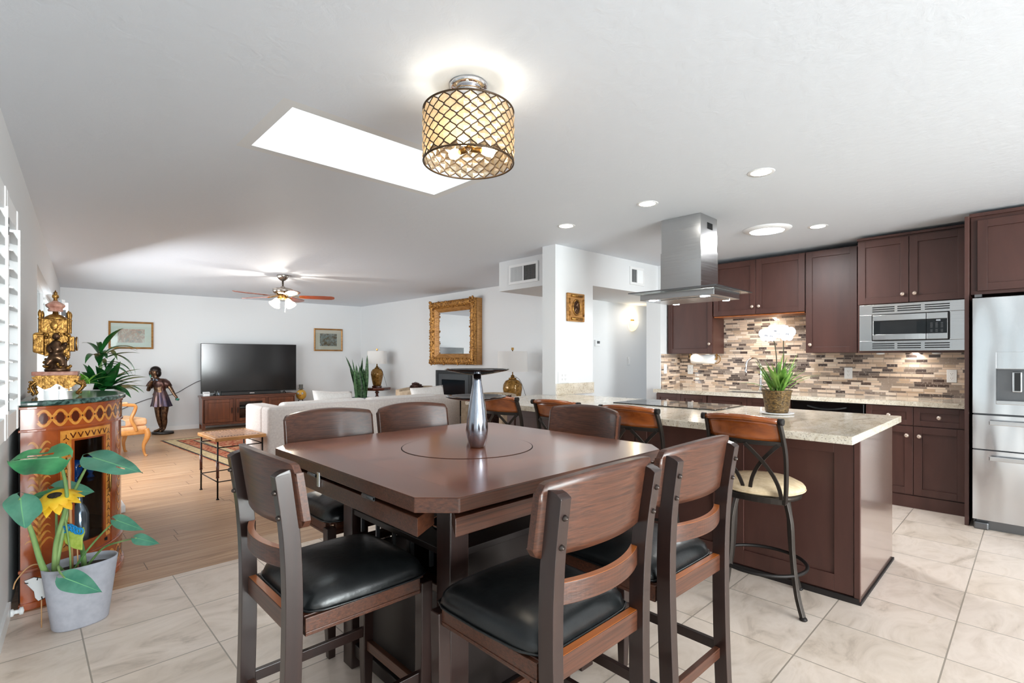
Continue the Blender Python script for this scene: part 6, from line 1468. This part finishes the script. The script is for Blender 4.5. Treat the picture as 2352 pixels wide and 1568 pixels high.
point('fan_bulb', (FX, FY, CEIL-.46), 11, (1, .93, .82), .03)
for x, y, L_ in ((.02, -.03, .15), (.045, .02, .09)):
    b = B(); b.cyl((x, y, -.33), (x, y, -.345-L_), .0018, n=6); b.lathe([(0, -.018), (.006, -.01), (.004, 0)], (x, y, -.345-L_), n=8); b.obj('pull_chain', 'plastic', t)
# crystal drum
LX, LY = 1.335, 1.64
t = thing('crystal_drum_light', 'flush ceiling light with crystal lattice drum shade above dining table', 'ceiling light', (LX, LY, CEIL))
b = B(); b.lathe([(0, 0), (.078, 0), (.080, -.008), (.070, -.02), (0, -.022)], n=36); b.obj('canopy', 'chrome', t)
b = B(); b.lathe([(0, -.02), (.055, -.022), (.068, -.05), (.07, -.085), (.05, -.09), (.03, -.06), (0, -.055)], n=40); b.lathe([(0, -.05), (.022, -.05), (.022, -.1), (.008, -.105), (.008, -.26), (.014, -.27), (0, -.285)], n=16); b.obj('chrome_cup', 'chrome', t)
DR, DZ0, DZ1 = .186, -.115, -.325
for z, nm in ((DZ0, 'upper_ring'), (DZ1, 'lower_ring')):
    b = B(); b.ring((0, 0, z), DR, .004, 64, 8); b.obj(nm, 'lattice', t)
b = B()
for k in range(3): a = k*2*PI/3+.3; b.cyl((.02*math.cos(a), .02*math.sin(a), DZ0+.01), (DR*math.cos(a), DR*math.sin(a), DZ0), .003, n=6)
b.obj('ring_spokes', 'chrome', t)
NS_, NR = 44, 9
b = B(); hz = (DZ0-DZ1)/NR
def ang(k, z): return 2*PI*k/NS_ + (PI/NS_)*.98*math.cos(PI*(DZ0-z)/hz*1.0)*(1 if k % 2 == 0 else -1)
for k in range(NS_):
    pts = []
    for i in range(NR*7+1):
        z = lerp(DZ0, DZ1, i/(NR*7)); a = ang(k, z); pts.append((DR*math.cos(a), DR*math.sin(a), z))
    b.tube(pts, .0027, 5)
b.obj('metal_lattice', 'lattice', t)
b = B()
for k in range(NS_):
    for i in range(1, NR):
        z = DZ0 - i*hz
        wide = (i % 2 == 1) == (k % 2 == 0)
        # cells open between strand k and k+1 where they bow apart
        if (k % 2 == 0) != (i % 2 == 1): continue
        a = 2*PI*(k+.5)/NS_; c_ = Vector((DR*math.cos(a), DR*math.sin(a), max(min(z, DZ0-.006), DZ1+.006)))
        rad = Vector((math.cos(a), math.sin(a), 0)); tn = Vector((-math.sin(a), math.cos(a), 0))
        w_, h_ = DR*PI/NS_*1.75, hz*.90
        pt = [b.v(c_+tn*w_*x+Vector((0, 0, h_*y))) for x, y in ((1, 0), (.55, .55), (0, 1), (-.55, .55), (-1, 0), (-.55, -.55), (0, -1), (.55, -.55))]
        o_, i_ = b.v(c_+rad*.006), b.v(c_-rad*.008)
        for q in range(8): b.f([o_, pt[q], pt[(q+1) % 8]]); b.f([i_, pt[(q+1) % 8], pt[q]])
tag(b.obj('crystal_beads', 'crystal', t), 'amber tinted crystal beads', kind='stuff')
for k in range(3):
    a = R(-25)+k*2*PI/3; d = Vector((math.cos(a), math.sin(a), 0))
    b = B(); b.cyl(d*.01+Vector((0, 0, -.265)), d*.055+Vector((0, 0, -.265)), .012, n=12); sk_ = b.obj('lamp_socket', 'brass', t)
    b = B(); b.X = Matrix.Translation(d*.055+Vector((0, 0, -.265))) @ d.to_track_quat('Z', 'Y').to_matrix().to_4x4(); b.lathe([(.012, 0), (.020, .02), (.022, .035), (.016, .052), (0, .062)], n=16, caps=(False, True)); b.obj('bulb', 'bulb', sk_)
    point('drum_bulb', tuple(Vector((LX, LY, CEIL-.265)) + d*.135), 0.38, (1, .86, .66), .012)
point('drum_uplight', (LX, LY, CEIL-.14), 1.9, (1, .93, .82), .02)
# recessed lights
for x, y, lab in ((3.25, 1.17, 'recessed ceiling light nearest the camera above the island'), (3.31, 1.99, 'middle recessed ceiling light of the island row'), (3.365, 2.81, 'farthest recessed ceiling light of the island row'), (4.94, 1.31, 'recessed ceiling light right of the large round skylight tube')):
    t = thing('recessed_light', lab, 'ceiling light', (x, y, CEIL), 0, 'recessed ceiling lights')
    b = B(); b.lathe([(.058, -.002), (.076, -.002), (.078, 0), (.056, 0)], n=36, caps=(False, False)); b.obj('trim_ring', 'white', t)
    b = B(); b.lathe([(0, -.004), (.05, -.004), (.058, -.001)], n=32, caps=(False, False)); b.obj('lens', 'lamp_can', t)
    spot('recessed_lamp', (x, y, CEIL-.012), 5, (1, .94, .86), 125, .05)
t = thing('tubular_skylight', 'large round bright skylight tube in the kitchen ceiling', 'skylight', (4.72, 1.65, CEIL))
b = B(); b.lathe([(.14, -.022), (.165, -.02), (.195, -.004), (.197, 0), (.135, 0)], n=48, caps=(False, False)); b.obj('trim_ring', 'white', t)
b = B(); b.lathe([(0, -.024), (.10, -.023), (.14, -.016)], n=40, caps=(False, False)); b.obj('diffuser', 'tube_lens', t)
area('tube_daylight', (4.72, 1.65, CEIL-.03), (0, 0, -1), .24, .24, 14, DAY)
# warm strips below the wall cabinets
area('cabinet_strip', (5.95, 2.10, 1.748), (0.25, 0, -1), .05, .8, 3.2, (1, .87, .70))
area('cabinet_strip', (5.95, 2.90, 1.333), (0.1, 0, -1), .05, .4, 1.2, (1, .88, .72))
area('cabinet_strip', (5.85, 0.80, 1.31), (0.1, 0, -1), .05, .5, 1.2, (1, .93, .84))
area('hall_light', (6.3, 3.8, 2.06), (0, 0, -1), .3, .3, 1.6, (1, .95, .88))
